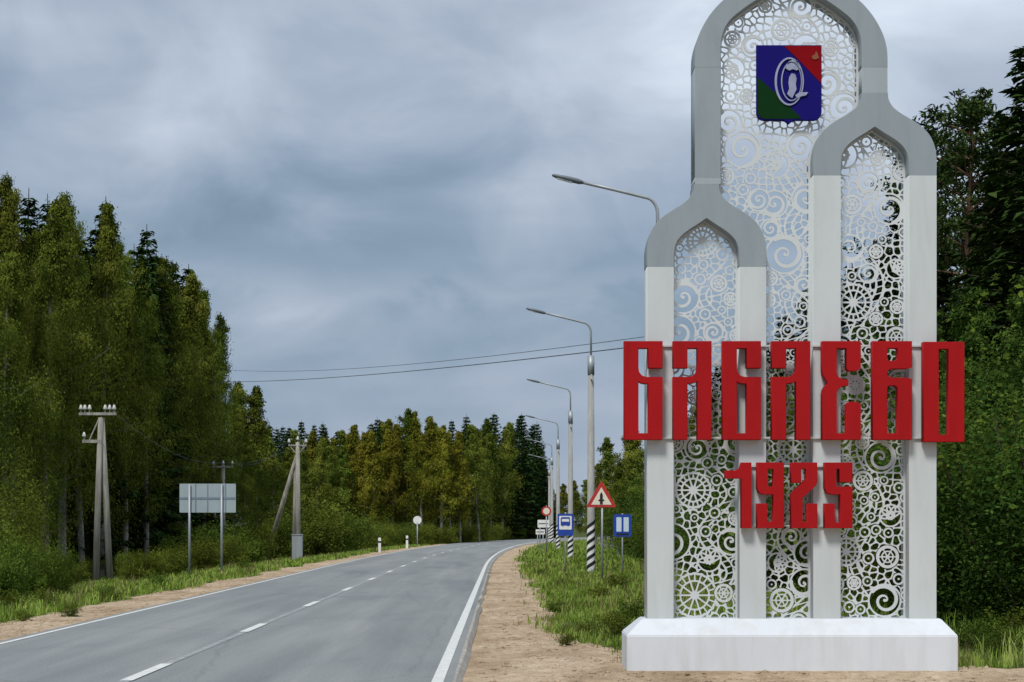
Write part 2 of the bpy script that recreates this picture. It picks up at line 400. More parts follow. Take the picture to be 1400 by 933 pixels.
# crumbling lip of the asphalt down to the sand
V = []; Fc = []
for i, d in enumerate(ds):
    for q, (s, z) in enumerate(((0.155, 0.003), (0.20, -0.01), (0.255, -0.085))):
        p = road_pt(d, s + (0.025*math.sin(d*1.7)+0.02*math.sin(d*4.3+1))*(q > 0)); V.append((p.x, p.y, z))
    if i: Fc += [(3*i-3, 3*i-2, 3*i+1, 3*i), (3*i-2, 3*i-1, 3*i+2, 3*i+1)]
lip = mesh('road_edge', V, Fc, M['lip'], road)

def vnoise(x, y, seed=0):
    """smooth value noise on arrays"""
    xi = np.floor(x).astype(np.int64); yi = np.floor(y).astype(np.int64); fx = x-xi; fy = y-yi
    fx = fx*fx*(3-2*fx); fy = fy*fy*(3-2*fy)
    def h(a, b):
        v = (a*374761393 + b*668265263 + seed*1442695) & 0x7fffffff
        v = ((v ^ (v >> 13))*1274126177) & 0x7fffffff
        return ((v ^ (v >> 16)) & 0xffff)/65535.0
    return (h(xi, yi)*(1-fx)+h(xi+1, yi)*fx)*(1-fy) + (h(xi, yi+1)*(1-fx)+h(xi+1, yi+1)*fx)*fy
def fbm(x, y, seed=0): return vnoise(x, y, seed)*0.55 + vnoise(x*2.1, y*2.1, seed+1)*0.28 + vnoise(x*4.3, y*4.3, seed+2)*0.17
bendv = np.vectorize(bend)
def side(x, y):
    """metres right of the right edge line (negative: towards and over the road)"""
    return x - (-0.70 - 0.006*y + bendv(y))
def sand_mask(x, y):
    """positive on bare sand, negative on grass"""
    s = side(x, y); w = (fbm(x*0.9, y*0.45, 5)-0.5)*1.3 + (fbm(x*3.1, y*1.6, 15)-0.5)*0.5
    edge = 1.62 + np.clip((30-y)*0.035, 0, 0.5) + np.clip((24.5-y), 0, 3)*0.24
    right = edge - s + w*0.8
    front = (20.9 + np.clip((x-1.0)*-0.05, -0.25, 0.4)) - y + w*0.9          # bare ground round the plinth
    front = np.where(s > 0, np.minimum(front, 30-x*0), -9)
    front = np.where(x > 5.3, np.minimum(front, 19.75 - y + w*0.5), front)
    left = 1.75 + (s + WID) + w*0.7                                         # left shoulder
    left = np.where(s < -WID+0.2, left, -9)
    near_right = np.where(s > -0.5, np.maximum(right, front), -9)
    return np.maximum(near_right, left)
def ground_z(x, y):
    s = side(x, y)
    z = -0.075 + 0*x
    z = z + np.where(s > 0, (fbm(x*1.3, y*0.9, 9)-0.5)*0.10 + (fbm(x*4.1, y*2.7, 19)-0.5)*0.055, (fbm(x*1.0, y*0.6, 11)-0.5)*0.06)
    z = z + np.where(s > 8.0, -0.05*np.clip(s-8.0, 0, 6), 0)
    z = z - np.where(s < -WID-2.5, 0.085*np.clip(-WID-2.5-s, 0, 8), 0)
    inroad = (s > -WID-0.3) & (s < 0.24)
    z = np.where(inroad, np.minimum(z, -0.10), z)
    z = np.where((s > 0.2) & (s < 0.7), z*0.5 - 0.05, z)
    pl = (x > 1.0) & (x < 5.8) & (y > 18.9) & (y < 21.0)
    z = np.where(pl, np.clip(z, -0.05, -0.01), z)
    return z
xs = np.concatenate([[-2500, -900, -400, -200, -120, -80, -55, -40, -30, -24, -20], np.arange(-17, 11, 0.15), [11.5, 12.5, 14, 17, 21, 27, 36, 50, 75, 110, 180, 380, 900, 2500]])
ys = np.concatenate([[-400, -150, -60, -30, -12, -4, 2, 7, 11], np.arange(13, 62, 0.2), np.arange(62.5, 130, 0.9), np.arange(131, 280, 4), [290, 320, 380, 480, 650, 900, 1400, 2200, 4000]])
X, Y = np.meshgrid(xs, ys); Z = ground_z(X, Y)
GV = np.stack([X.ravel(), Y.ravel(), Z.ravel()], 1)
nx, ny = len(xs), len(ys)
idx = np.arange(nx*ny).reshape(ny, nx)
Q = np.stack([idx[:-1, :-1], idx[:-1, 1:], idx[1:, 1:], idx[1:, :-1]], -1).reshape(-1, 4)
cx = X[:-1, :-1]*0.25+X[:-1, 1:]*0.25+X[1:, 1:]*0.25+X[1:, :-1]*0.25; cy = (Y[:-1, :-1]+Y[1:, :-1])*0.5
is_sand = (sand_mask(cx, cy) > 0).ravel() & (np.abs(cx) < 16).ravel() & (cy < 200).ravel()
def sub(Qs):
    u, inv = np.unique(Qs, return_inverse=True)
    return GV[u], inv.reshape(Qs.shape)
v, f = sub(Q[~is_sand]); g = mesh('ground', v, f, M['soil'], smooth=True); tag(g, 'grassy ground on both sides of the road', 'ground', kind='structure')
v, f = sub(Q[is_sand]); g = mesh('sandy_shoulder', v, f, M['sand'], smooth=True); tag(g, 'bare sandy shoulder along both road edges', 'shoulder', kind='structure')

# ------------------------------------------------------------------ the monument
MD = 19.55
PPM = F / MD
def mp(px, py): return ((px-700)/PPM, EYE + (HOR-py)/PPM)
mon_x = (1082-700)/PPM
mon = empty('town_monument', (mon_x, MD, 0))
tag(mon, 'tall white welcome monument with three pointed arches filled with cut lace', 'monument')
def lp(pts): return [(mp(a, b)[0]-mon_x, mp(a, b)[1]) for a, b in pts]
def curve_pts(pts, n=5):
    """Catmull-Rom through the points"""
    out = []
    for i in range(len(pts)-1):
        p0 = pts[max(i-1, 0)]; p1 = pts[i]; p2 = pts[i+1]; p3 = pts[min(i+2, len(pts)-1)]
        for k in range(n):
            t = k/n
            out.append(tuple(0.5*((2*p1[q]) + (-p0[q]+p2[q])*t + (2*p0[q]-5*p1[q]+4*p2[q]-p3[q])*t*t + (-p0[q]+3*p1[q]-3*p2[q]+p3[q])*t**3) for q in (0, 1)))
    out.append(pts[-1]); return out
TH = 0.40
# half outlines as (offset from the axis, row)
S_OUT = [(84, 240), (84, 214), (80, 196), (73, 183), (62, 172), (50, 164), (35, 155), (24, 146), (18.5, 136), (17.6, 127.6)]
S_IN = [(0, 173), (12, 181), (25, 189), (36, 197.5), (43, 207), (46, 218), (47, 240)]
B_OUT = [(131.5, 92), (131, 70), (127, 52), (120, 36), (110, 20), (96, 4), (76, -12), (52, -26), (32, -38), (17, -52), (8, -70), (0, -92)]
B_IN = [(0, -26), (22, -15), (46, -1), (68, 14), (84, 28), (93, 44), (96.3, 62), (96.5, 92)]
def head(cx, out, inn, dy=0, sx=1.0, closed_top=False):
    o = curve_pts(out, 5); i = curve_pts(inn, 5)
    right = [(cx+a*sx, b+dy) for a, b in o]; left = [(cx-a*sx, b+dy) for a, b in reversed(o)]
    if closed_top: left = left[1:]
    inl = [(cx-a*sx, b+dy) for a, b in reversed(i)]; inr = [(cx+a*sx, b+dy) for a, b in i[1:]]
    return right + left + inl + inr
def in_shape(cx, inn, dy, sx, bottom):
    i = curve_pts(inn, 5)
    return [(cx-a*sx, b+dy) for a, b in reversed(i)] + [(cx+a*sx, b+dy) for a, b in i[1:]] + [(cx+i[-1][0]*sx, bottom), (cx-i[-1][0]*sx, bottom)]
SXL = 0.964
plate('arch_head', [lp(head(1081.5, B_OUT, B_IN, closed_top=True))], 0, TH, M['frame_head'], mon, 0.004)
plate('arch_head', [lp(head(1196, S_OUT, S_IN))], 0, TH, M['frame_head'], mon, 0.004)
plate('arch_head', [lp(head(966, S_OUT, S_IN, 125, SXL))], 0, TH, M['frame_head'], mon, 0.004)
G = 0.4
def rect(x0, x1, y0, y1): return lp([(x0, y0), (x1, y0), (x1, y1), (x0, y1)])
plate('column_panel', [rect(950, 985, 92+G, 243)], 0, TH, M['frame_head'], mon, 0.003)
plate('column_panel', [rect(950, 985, 243+G, 252)], 0, TH, M['frame_band'], mon, 0.003)
plate('column_panel', [rect(1178.3, 1213, 92+G, 127.6-G)], 0, TH, M['frame_band'], mon, 0.003)
YB = 850
for x0, x1, yt in ((966-84*SXL, 966-47*SXL, 365), (966+47*SXL, 966+84*SXL, 365), (1112, 1149, 240), (1243, 1280, 240)):
    plate('column', [rect(x0, x1, yt+G, YB)], 0, TH, M['frame_pale'], mon, 0.004)
# plinth: vertical box and a bevelled top
px0, px1 = (857-700)/114.0-mon_x, (1310-700)/114.0-mon_x
fy, bk = -0.25, TH+0.25
tx0, tx1 = mp(878, 0)[0]-mon_x, mp(1286, 0)[0]-mon_x
zt = mp(0, 846)[1]; zf = 0.372
V = [(px0, fy, -0.15), (px1, fy, -0.15), (px1, bk, -0.15), (px0, bk, -0.15), (px0, fy, zf), (px1, fy, zf), (px1, bk, zf), (px0, bk, zf), (tx0, -0.012, zt), (tx1, -0.012, zt), (tx1, TH+0.012, zt), (tx0, TH+0.012, zt)]
bm = bmesh.new(); bv = [bm.verts.new(p) for p in V]
for q in [(0, 1, 5, 4), (1, 2, 6, 5), (2, 3, 7, 6), (3, 0, 4, 7), (4, 5, 9, 8), (5, 6, 10, 9), (6, 7, 11, 10), (7, 4, 8, 11), (8, 9, 10, 11), (3, 2, 1, 0)]: bm.faces.new([bv[i] for i in q])
bmesh.ops.bevel(bm, geom=bm.edges[:], offset=0.010, segments=2, affect='EDGES')
me = bpy.data.meshes.new('plinth'); bm.to_mesh(me); bm.free(); me.materials.append(M['plinth'])
link(bpy.data.objects.new('plinth', me), mon)

# --- lace: a cut sheet, contoured from a field (positive = metal) by marching squares
def poly_inside(poly, X, Y):
    ins = np.zeros(X.shape, bool); n = len(poly)
    for i in range(n):
        x0, y0 = poly[i]; x1, y1 = poly[(i+1) % n]
        if y0 == y1: continue
        c = ((Y > y0) != (Y > y1)) & (X < (x1-x0)*(Y-y0)/(y1-y0)+x0); ins ^= c
    return ins
def poly_dist(poly, X, Y):
    d = np.full(X.shape, 1e9); n = len(poly)
    for i in range(n):
        x0, y0 = poly[i]; x1, y1 = poly[(i+1) % n]; dx, dy = x1-x0, y1-y0; l2 = dx*dx+dy*dy
        if l2 < 1e-9: continue
        t = np.clip(((X-x0)*dx+(Y-y0)*dy)/l2, 0, 1); d = np.minimum(d, np.hypot(X-x0-t*dx, Y-y0-t*dy))
    return np.where(poly_inside(poly, X, Y), -d, d)
H = 1.05          # field cell in photo pixels (about 11 mm)
def lace_field(x0, x1, y0, y1, motifs, seed):
    r = np.random.default_rng(seed)
    gx = np.arange(x0, x1+H, H); gy = np.arange(y0, y1+H, H); X, Y = np.meshgrid(gx, gy)
    # net of rounded holes
    cs = 10.0; nxp = int((x1-x0)/cs)+3; nyp = int((y1-y0)/cs)+3
    ox = r.uniform(0, 1, (nyp, nxp))*0.74+0.13; oy = r.uniform(0, 1, (nyp, nxp))*0.74+0.13
    big = r.uniform(-2.4, 2.0, (nyp, nxp))
    ci = np.floor((X-x0)/cs).astype(int)+1; cj = np.floor((Y-y0)/cs).astype(int)+1
    F1 = np.full(X.shape, 1e9); F2 = F1.copy(); B1 = np.zeros(X.shape)
    for a in (-1, 0, 1):
        for b in (-1, 0, 1):
            ii = np.clip(ci+a, 0, nxp-1); jj = np.clip(cj+b, 0, nyp-1)
            d = np.hypot(X-(x0+(ci+a-1+ox[jj, ii])*cs), Y-(y0+(cj+b-1+oy[jj, ii])*cs)) - 0.30*big[jj, ii]
            nearer = d < F1; F2 = np.where(nearer, F1, np.minimum(F2, d)); B1 = np.where(nearer, big[jj, ii], B1); F1 = np.where(nearer, d, F1)
    f = 0.85 - (F2-F1)*0.5
    f = np.maximum(f, F1-6.4)
    def disk(cx, cy, rr):
        nonlocal f
        d = np.hypot(X-cx, Y-cy); f = np.where(d < rr, np.minimum(f, -(rr-d)), f); return d
    def put(g):
        nonlocal f
        f = np.maximum(f, g)
    # winding ribbons
    for q in range(max(1, int((x1-x0)/80))):
        xc = r.uniform(x0, x1); am = r.uniform(10, 24); wl = r.uniform(90, 160); ph = r.uniform(0, 6.3)
        slope = am*2*math.pi/wl
        off = np.abs(X-(xc+am*np.sin(Y*2*math.pi/wl+ph)))/np.sqrt(1+(slope*np.cos(Y*2*math.pi/wl+ph))**2)
        f = np.where(off < 6.5, np.minimum(f, -(6.5-off)), f); put(1.35-np.abs(off-5.0))
        put(np.where(off < 5, 0.8-np.abs(((Y+X*0.3) % 9.0)-4.5), -1))
    for kind, cx, cy, rr in motifs:
        if kind == 's':                              # scroll
            d = disk(cx, cy, rr+1.5); th = np.arctan2(Y-cy, X-cx) + r.uniform(0, 6.28); sg = 1 if r.random() < 0.5 else -1
            pitch = rr*0.62; best = np.full(X.shape, -9.0)
            for k in range(4):
                rad = pitch*((sg*th/(2*math.pi)) % 1.0 + k)
                wv = 0.8+0.10*rr*np.clip(rad/rr, 0.2, 1.15)
                best = np.maximum(best, np.where(rad < rr*1.02, wv-np.abs(d-rad), -9))
            put(np.where(d < rr+1.5, best, -9)); put(1.2-np.abs(d-rr-1.0))
            put(np.where(d < rr, 0.055*rr+1.0-np.abs(d-0.0), -9))
        elif kind == 'r':                            # rosette
            d = disk(cx, cy, rr+2); th = np.arctan2(Y-cy, X-cx); n = 10 if rr > 20 else 8
            put(1.5-np.abs(d-(rr+0.6*np.cos(th*n*2)))); put(1.15-np.abs(d-rr*0.66)); put(1.6+0.05*rr-d)
            arc = np.abs(np.sin(th*n/2))*d*2/n
            put(np.where((d < rr*0.68), 1.05-arc, -9)); put(np.where((d > rr*0.62) & (d < rr), 0.95-np.abs(np.sin(th*n))*d/n, -9))
        elif kind == 'o':                            # ringed eyelet
            d = disk(cx, cy, rr+1.2); th = np.arctan2(Y-cy, X-cx)
            put(0.10*rr+0.45-np.abs(d-rr*0.86)); put(0.13*rr+0.4-d)
            if rr > 9: put(0.85-np.abs(d-rr*0.48)); put(np.where(d < rr*0.85, 0.75-np.abs(np.sin(th*3))*d/3, -9))
        elif kind == 'l':                            # sprig of leaves
            disk(cx, cy, rr); a0 = r.uniform(0, 6.28)
            for k in range(5):
                a = a0+(k-2)*0.75; ux, uy = math.cos(a), math.sin(a)
                u = (X-cx)*ux+(Y-cy)*uy+rr*0.45; v = -(X-cx)*uy+(Y-cy)*ux; t = u/(rr*1.5)
                put(np.where((t > 0) & (t < 1), 1.15-np.abs(np.abs(v)-0.21*rr*np.sin(np.clip(t, 0, 1)*math.pi)), -9))
            d = np.hypot(X-cx, Y-cy); put(1.1-np.abs(d-rr))
    return gx, gy, X, Y, f
def fill_motifs(fixed, x0, x1, y0, y1, seed, tries=900):
    r = random.Random(seed); ms = list(fixed)
    for _ in range(tries):
        rr = r.choice((6, 7, 8, 10, 12, 15, 18, 22)); cx = r.uniform(x0, x1); cy = r.uniform(y0, y1)
        if all(math.hypot(cx-m[1], cy-m[2]) > rr+m[3]+r.uniform(0, 7) for m in ms):
            ms.append((r.choice(('s', 's', 'o', 'r', 'l')) if rr > 11 else 'o', cx, cy, rr))
    return ms
CASES = {1: [('a', 'ab', 'da')], 2: [('b', 'bc', 'ab')], 4: [('c', 'cd', 'bc')], 8: [('d', 'da', 'cd')],
         3: [('a', 'b', 'bc', 'da')], 6: [('b', 'c', 'cd', 'ab')], 12: [('c', 'd', 'da', 'bc')], 9: [('d', 'a', 'ab', 'cd')],
         5: [('a', 'ab', 'da'), ('c', 'cd', 'bc')], 10: [('b', 'bc', 'ab'), ('d', 'da', 'cd')],
         7: [('a', 'b', 'c', 'cd', 'da')], 14: [('b', 'c', 'd', 'da', 'ab')], 13: [('c', 'd', 'a', 'ab', 'bc')], 11: [('d', 'a', 'b', 'bc', 'cd')],
         15: [('a', 'b', 'c', 'd')]}
def lace_mesh(name, gx, gy, f, y_front, thick, mat, parent):
    ny, nx = f.shape; f = np.where(np.abs(f) < 1e-4, 1e-4, f); s = f > 0
    X, Y = np.meshgrid(gx, gy); P = [np.stack([X, Y], -1).reshape(-1, 2)]
    nc = nx*ny
    th = f[:, :-1]/(f[:, :-1]-f[:, 1:]+1e-12); th = np.clip(th, 0.02, 0.98); P.append(np.stack([X[:, :-1]+th*H, Y[:, :-1]], -1).reshape(-1, 2))
    tv = f[:-1]/(f[:-1]-f[1:]+1e-12); tv = np.clip(tv, 0.02, 0.98); P.append(np.stack([X[:-1], Y[:-1]+tv*H], -1).reshape(-1, 2))
    P = np.concatenate(P); hid = nc + np.arange(ny*(nx-1)).reshape(ny, nx-1); vid = nc+ny*(nx-1) + np.arange((ny-1)*nx).reshape(ny-1, nx)
    cid = np.arange(nc).reshape(ny, nx)
    K = {'a': cid[:-1, :-1], 'b': cid[:-1, 1:], 'c': cid[1:, 1:], 'd': cid[1:, :-1], 'ab': hid[:-1], 'cd': hid[1:], 'bc': vid[:, 1:], 'da': vid[:, :-1]}
    code = s[:-1, :-1]*1 + s[:-1, 1:]*2 + s[1:, 1:]*4 + s[1:, :-1]*8
    polys = []; segs = []
    # long runs of full cells become one strip each
    for j in range(ny-1):
        row = code[j] == 15; i = 0
        if not row.any(): continue
    for c, pls in CASES.items():
        mk = code == c
        if not mk.any(): continue
        for pl in pls:
            A = np.stack([K[k][mk] for k in pl], 1); polys.append(A)
            for q in range(len(pl)):
                k0, k1 = pl[q], pl[(q+1) % len(pl)]
                if len(k0) == 2 and len(k1) == 2: segs.append(np.stack([K[k0][mk], K[k1][mk]], 1))
    used = np.unique(np.concatenate([p.ravel() for p in polys])); remap = np.full(len(P), -1); remap[used] = np.arange(len(used))
    pu = P[used]; n = len(used)
    x = (pu[:, 0]-700)/PPM-mon_x; z = EYE+(HOR-pu[:, 1])/PPM
    V = np.concatenate([np.stack([x, np.full(n, y_front), z], 1), np.stack([x, np.full(n, y_front+thick), z], 1)])
    faces = []
    for p in polys:
        q = remap[p]; faces += q[:, ::-1].tolist(); faces += (q+n).tolist()
    sg = remap[np.concatenate(segs)]
    faces += np.stack([sg[:, 0], sg[:, 1], sg[:, 1]+n, sg[:, 0]+n], 1).tolist()
    me = bpy.data.meshes.new(name); me.from_pydata(V.tolist(), [], faces); me.update(); me.materials.append(mat)
    o = bpy.data.objects.new(name, me); link(o, parent); return o
LY = 0.17
def lace_panel(region_add, region_sub, x0, x1, y0, y1, fixed, seed):
    ms = fill_motifs(fixed, x0+4, x1-4, y0+4, y1-4, seed)
    gx, gy, X, Y, f = lace_field(x0, x1, y0, y1, ms, seed)
    reg = poly_dist(region_add, X, Y) - 2.0
    for p in region_sub: reg = np.maximum(reg, -(poly_dist(p, X, Y)+2.0))
    f = np.maximum(f, 3.2 - np.abs(reg+2.0))                  # rim along the frame
    f = np.minimum(f, -reg)
    f[0, :] = f[-1, :] = -1; f[:, 0] = f[:, -1] = -1
    o = lace_mesh('lace_panel', gx, gy, f, LY, 0.014, M['lace'], mon)
    return o
left_in = in_shape(966, S_IN, 125, SXL, 851); right_in = in_shape(1196, S_IN, 0, 1.0, 851)
lace_panel(left_in, [], 916, 1016, 290, 856, [('r', 963, 326, 21), ('s', 936, 404, 21), ('o', 985, 385, 12), ('o', 990, 345, 9), ('r', 950, 670, 24), ('s', 921, 741, 24), ('o', 967, 727, 8), ('s', 1002, 741, 17), ('l', 972, 766, 16), ('r', 952, 815, 30), ('o', 992, 812, 13), ('s', 955, 612, 15)], 3)
lace_panel(right_in, [], 1144, 1248, 164, 856, [('o', 1169, 276, 14), ('s', 1220, 282, 20), ('s', 1192, 246, 14), ('o', 1205, 212, 11), ('s', 1166, 336, 17), ('r', 1171, 411, 25), ('o', 1231, 417, 10), ('l', 1229, 365, 13), ('s', 1208, 625, 20), ('o', 1184, 657, 14), ('r', 1161, 755, 19), ('o', 1218, 762, 16), ('s', 1214, 822, 21), ('l', 1222, 705, 15)], 8)
big_in = in_shape(1081.5, B_IN, 0, 1.0, 851)
def arch_outer(cx, dy, sx):
    o = curve_pts(S_OUT, 5)
    return [(cx+84*sx, 860)] + [(cx+a*sx, b+dy) for a, b in o] + [(cx-a*sx, b+dy) for a, b in reversed(o)] + [(cx-84*sx, 860)]
lace_panel(big_in, [arch_outer(966, 125, SXL), arch_outer(1196, 0, 1.0)], 980, 1183, -32, 856,
           [('s', 1018, 200, 24), ('s', 999, 163, 17), ('s', 1098, 195, 19), ('s', 1135, 108, 17), ('s', 1158, 142, 19), ('o', 1072, 35, 15), ('s', 1098, 3, 15), ('o', 1004, 48, 12), ('s', 1032, 58, 14),
            ('o', 994, 237, 13), ('l', 1065, 222, 17), ('s', 1076, 345, 25), ('s', 1062, 275, 17), ('o', 1056, 378, 11), ('s', 1105, 268, 18), ('o', 1140, 60, 12), ('l', 1006, 88, 15), ('s', 1040, 270, 14),
            ('r', 1088, 614, 20), ('s', 1103, 798, 18), ('o', 1072, 822, 17), ('s', 1107, 757, 17), ('l', 1066, 770, 13)], 21)

# --- emblem plaque in the big arch
EY = -0.035
def ep(pts): return lp(pts)
sh = [(1036, 60), (1124.5, 60), (1124.5, 152)] + [(1124.5-10*(1-math.cos(a)), 152+10*math.sin(a)) for a in (0.4, 0.8, 1.2, 1.57)] + [(1090, 162), (1085, 163), (1080, 167), (1075, 163), (1070, 162)] + [(1046-10*math.sin(a), 162-10*(1-math.cos(a))) for a in (0, 0.4, 0.8, 1.2, 1.57)]
plaque = plate('emblem_plaque', [ep(sh)], LY-0.10, 0.06, M['emb_blue'], mon, 0.003)
plaque['label'] = 'shield plaque in blue, red and green with a silver oval'
rd = [(1073, 60.8)] + [(1073+u*50.8, 60.8+u*45+6*math.sin(u*math.pi*0.5)*u) for u in (0.15, 0.3, 0.45, 0.6, 0.75, 0.9, 1.0)] + [(1123.8, 60.8)]
plate('red_field', [ep(rd)], LY-0.108, 0.012, M['emb_red'], plaque)
gr = [(1037, 104)] + [(1037+u*60, 104+(u*0.9+0.1*u*u)*56) for u in (0.15, 0.3, 0.5, 0.7, 0.85, 1.0)] + [(1092, 160.8), (1070, 161), (1046, 161), (1040, 158.5), (1037, 153)]
plate('green_field', [ep(gr)], LY-0.108, 0.012, M['emb_green'], plaque)
def oval(cx, cy, a, b_, n=36, rot=0.0): return [(cx+a*math.cos(t)*math.cos(rot)-b_*math.sin(t)*math.sin(rot), cy+a*math.cos(t)*math.sin(rot)+b_*math.sin(t)*math.cos(rot)) for t in [2*math.pi*i/n for i in range(n)]]
plate('oval_ring', [ep(oval(1080, 110, 20, 33)), ep(oval(1080.6, 110, 17.6, 30.8))], LY-0.122, 0.014, M['emb_silver'], plaque)
plate('oval_ring', [ep(oval(1083, 110, 14.2, 27)), ep(oval(1083.3, 110, 12.9, 25.5))], LY-0.122, 0.014, M['emb_silver'], plaque)
plate('emblem_figure', [ep([(1080, 104), (1083, 99), (1088, 100), (1090, 106), (1089, 114), (1090, 121), (1087, 127), (1084, 133), (1080, 130), (1077, 127), (1080, 120), (1079, 112)])], LY-0.122, 0.014, M['emb_silver'], plaque)
plate('emblem_figure', [ep([(1075, 92), (1079, 83), (1085, 80), (1091, 83), (1095, 92), (1090, 95), (1085, 93), (1080, 95)])], LY-0.122, 0.014, M['emb_silver'], plaque)
plate('emblem_figure', [ep([(1088, 129), (1094, 125), (1106, 125), (1103, 129), (1095, 131), (1091, 133)])], LY-0.126, 0.014, M['emb_silver'], plaque)
plate('corner_mark', [ep([(1111, 75), (1115, 73), (1117, 68), (1119, 72), (1121, 78), (1116, 80), (1112, 79)])], LY-0.118, 0.008, M['emb_gold'], plaque)

# --- red letters on standoffs
LD = 0.11; LF = -0.15                    # depth and front face of the letters
B_ = [[(0, 0), (52, 0), (52, 36), (33, 36), (33, 9), (19, 9), (19, 36), (20, 42), (24, 47), (30, 49), (52, 49), (52, 134), (0, 134)], [(19, 54), (23, 56.5), (28, 57.5), (33, 57.5), (33, 126), (19, 126)]]
A_ = [[(52, 0), (0, 0), (0, 36), (19, 36), (19, 9), (33, 9), (33, 36), (32, 42), (28, 47), (22, 49), (0, 49), (0, 134), (19, 134), (19, 57.5), (24, 57), (29, 56), (33, 54), (33, 134), (52, 134)]]
E_ = [[(0, 0), (52, 0), (52, 37), (47, 40), (36, 40), (33, 37), (33, 9), (19, 9), (19, 44), (22, 49), (27, 52), (35, 53), (35, 60), (27, 61), (22, 64), (19, 69), (19, 126), (33, 126), (33, 86), (36, 83), (47, 83), (52, 86), (52, 134), (0, 134), (0, 72), (1, 66), (4, 61), (8, 56), (4, 51), (1, 46), (0, 40)]]
V_ = [[(0, 0), (53, 0), (53, 35), (47, 37), (25, 37), (20, 40), (19, 43.5), (20, 47), (25, 50), (47, 50), (53, 52), (53, 134), (0, 134)], [(19, 9), (34, 9), (34, 24), (31, 27), (22, 27), (19, 25)], [(19, 63), (22, 60), (30, 60), (34, 63), (34, 126), (19, 126)]]
O_ = [[(0, 0), (55, 0), (55, 136), (0, 136)], [(20, 9), (34, 9), (34, 127), (20, 127)]]
D1 = [[(0, 11), (14, 11), (20, 7), (22, 0), (35, 0), (35, 89), (22, 89), (22, 21), (0, 21)]]
D9 = [[(0, 0), (36, 0), (36, 89), (0, 89), (0, 56), (13, 56), (13, 81), (22, 81), (22, 43), (9, 43), (3, 41), (0, 35)], [(14, 8), (22, 8), (22, 33), (14, 33)]]
D2 = [[(0, 0), (35, 0), (35, 26), (33, 31), (15, 48), (15, 81), (22, 81), (22, 56), (35, 56), (35, 89), (0, 89), (0, 44), (2, 40), (20, 23), (20, 8), (13, 8), (13, 27), (0, 27)]]
D5 = [[(0, 0), (37, 0), (37, 26), (20, 26), (20, 8), (15, 8), (15, 33), (37, 33), (37, 89), (0, 89), (0, 56), (13, 56), (13, 82), (21, 82), (21, 43), (9, 43), (3, 41), (0, 35)]]
PL = F/(MD+LF)
def let(name, x0, y0, sh, w=None):
    return plate(name, [[((x0+a-700)/PL-mon_x, EYE+(HOR-(y0+b))/PL) for a, b in l] for l in sh], LF, LD, M['red'], mon, 0.004)
for x0, s_ in ((853.5, B_), (920.5, A_), (988, B_), (1055.5, A_), (1124.5, E_), (1193.5, V_), (1263, O_)): let('letter', x0, 467 if s_ is not O_ else 468, s_)
for x0, s_ in ((992, D1), (1035.5, D9), (1082, D2), (1128, D5)): let('digit', x0, 633, s_)
def rail(x0, x1, py):
    b = MB(); z = EYE+(HOR-py)/PL
    b.box((x0-700)/PL-mon_x, (x1-700)/PL-mon_x, LF+LD+0.004, -0.002, z-0.011, z+0.011); b.build('mounting_rail', M['frame_pale'], mon)
rail(858, 1314, 471.5); rail(858, 1314, 598); rail(1016, 1162, 637); rail(1016, 1162, 719)

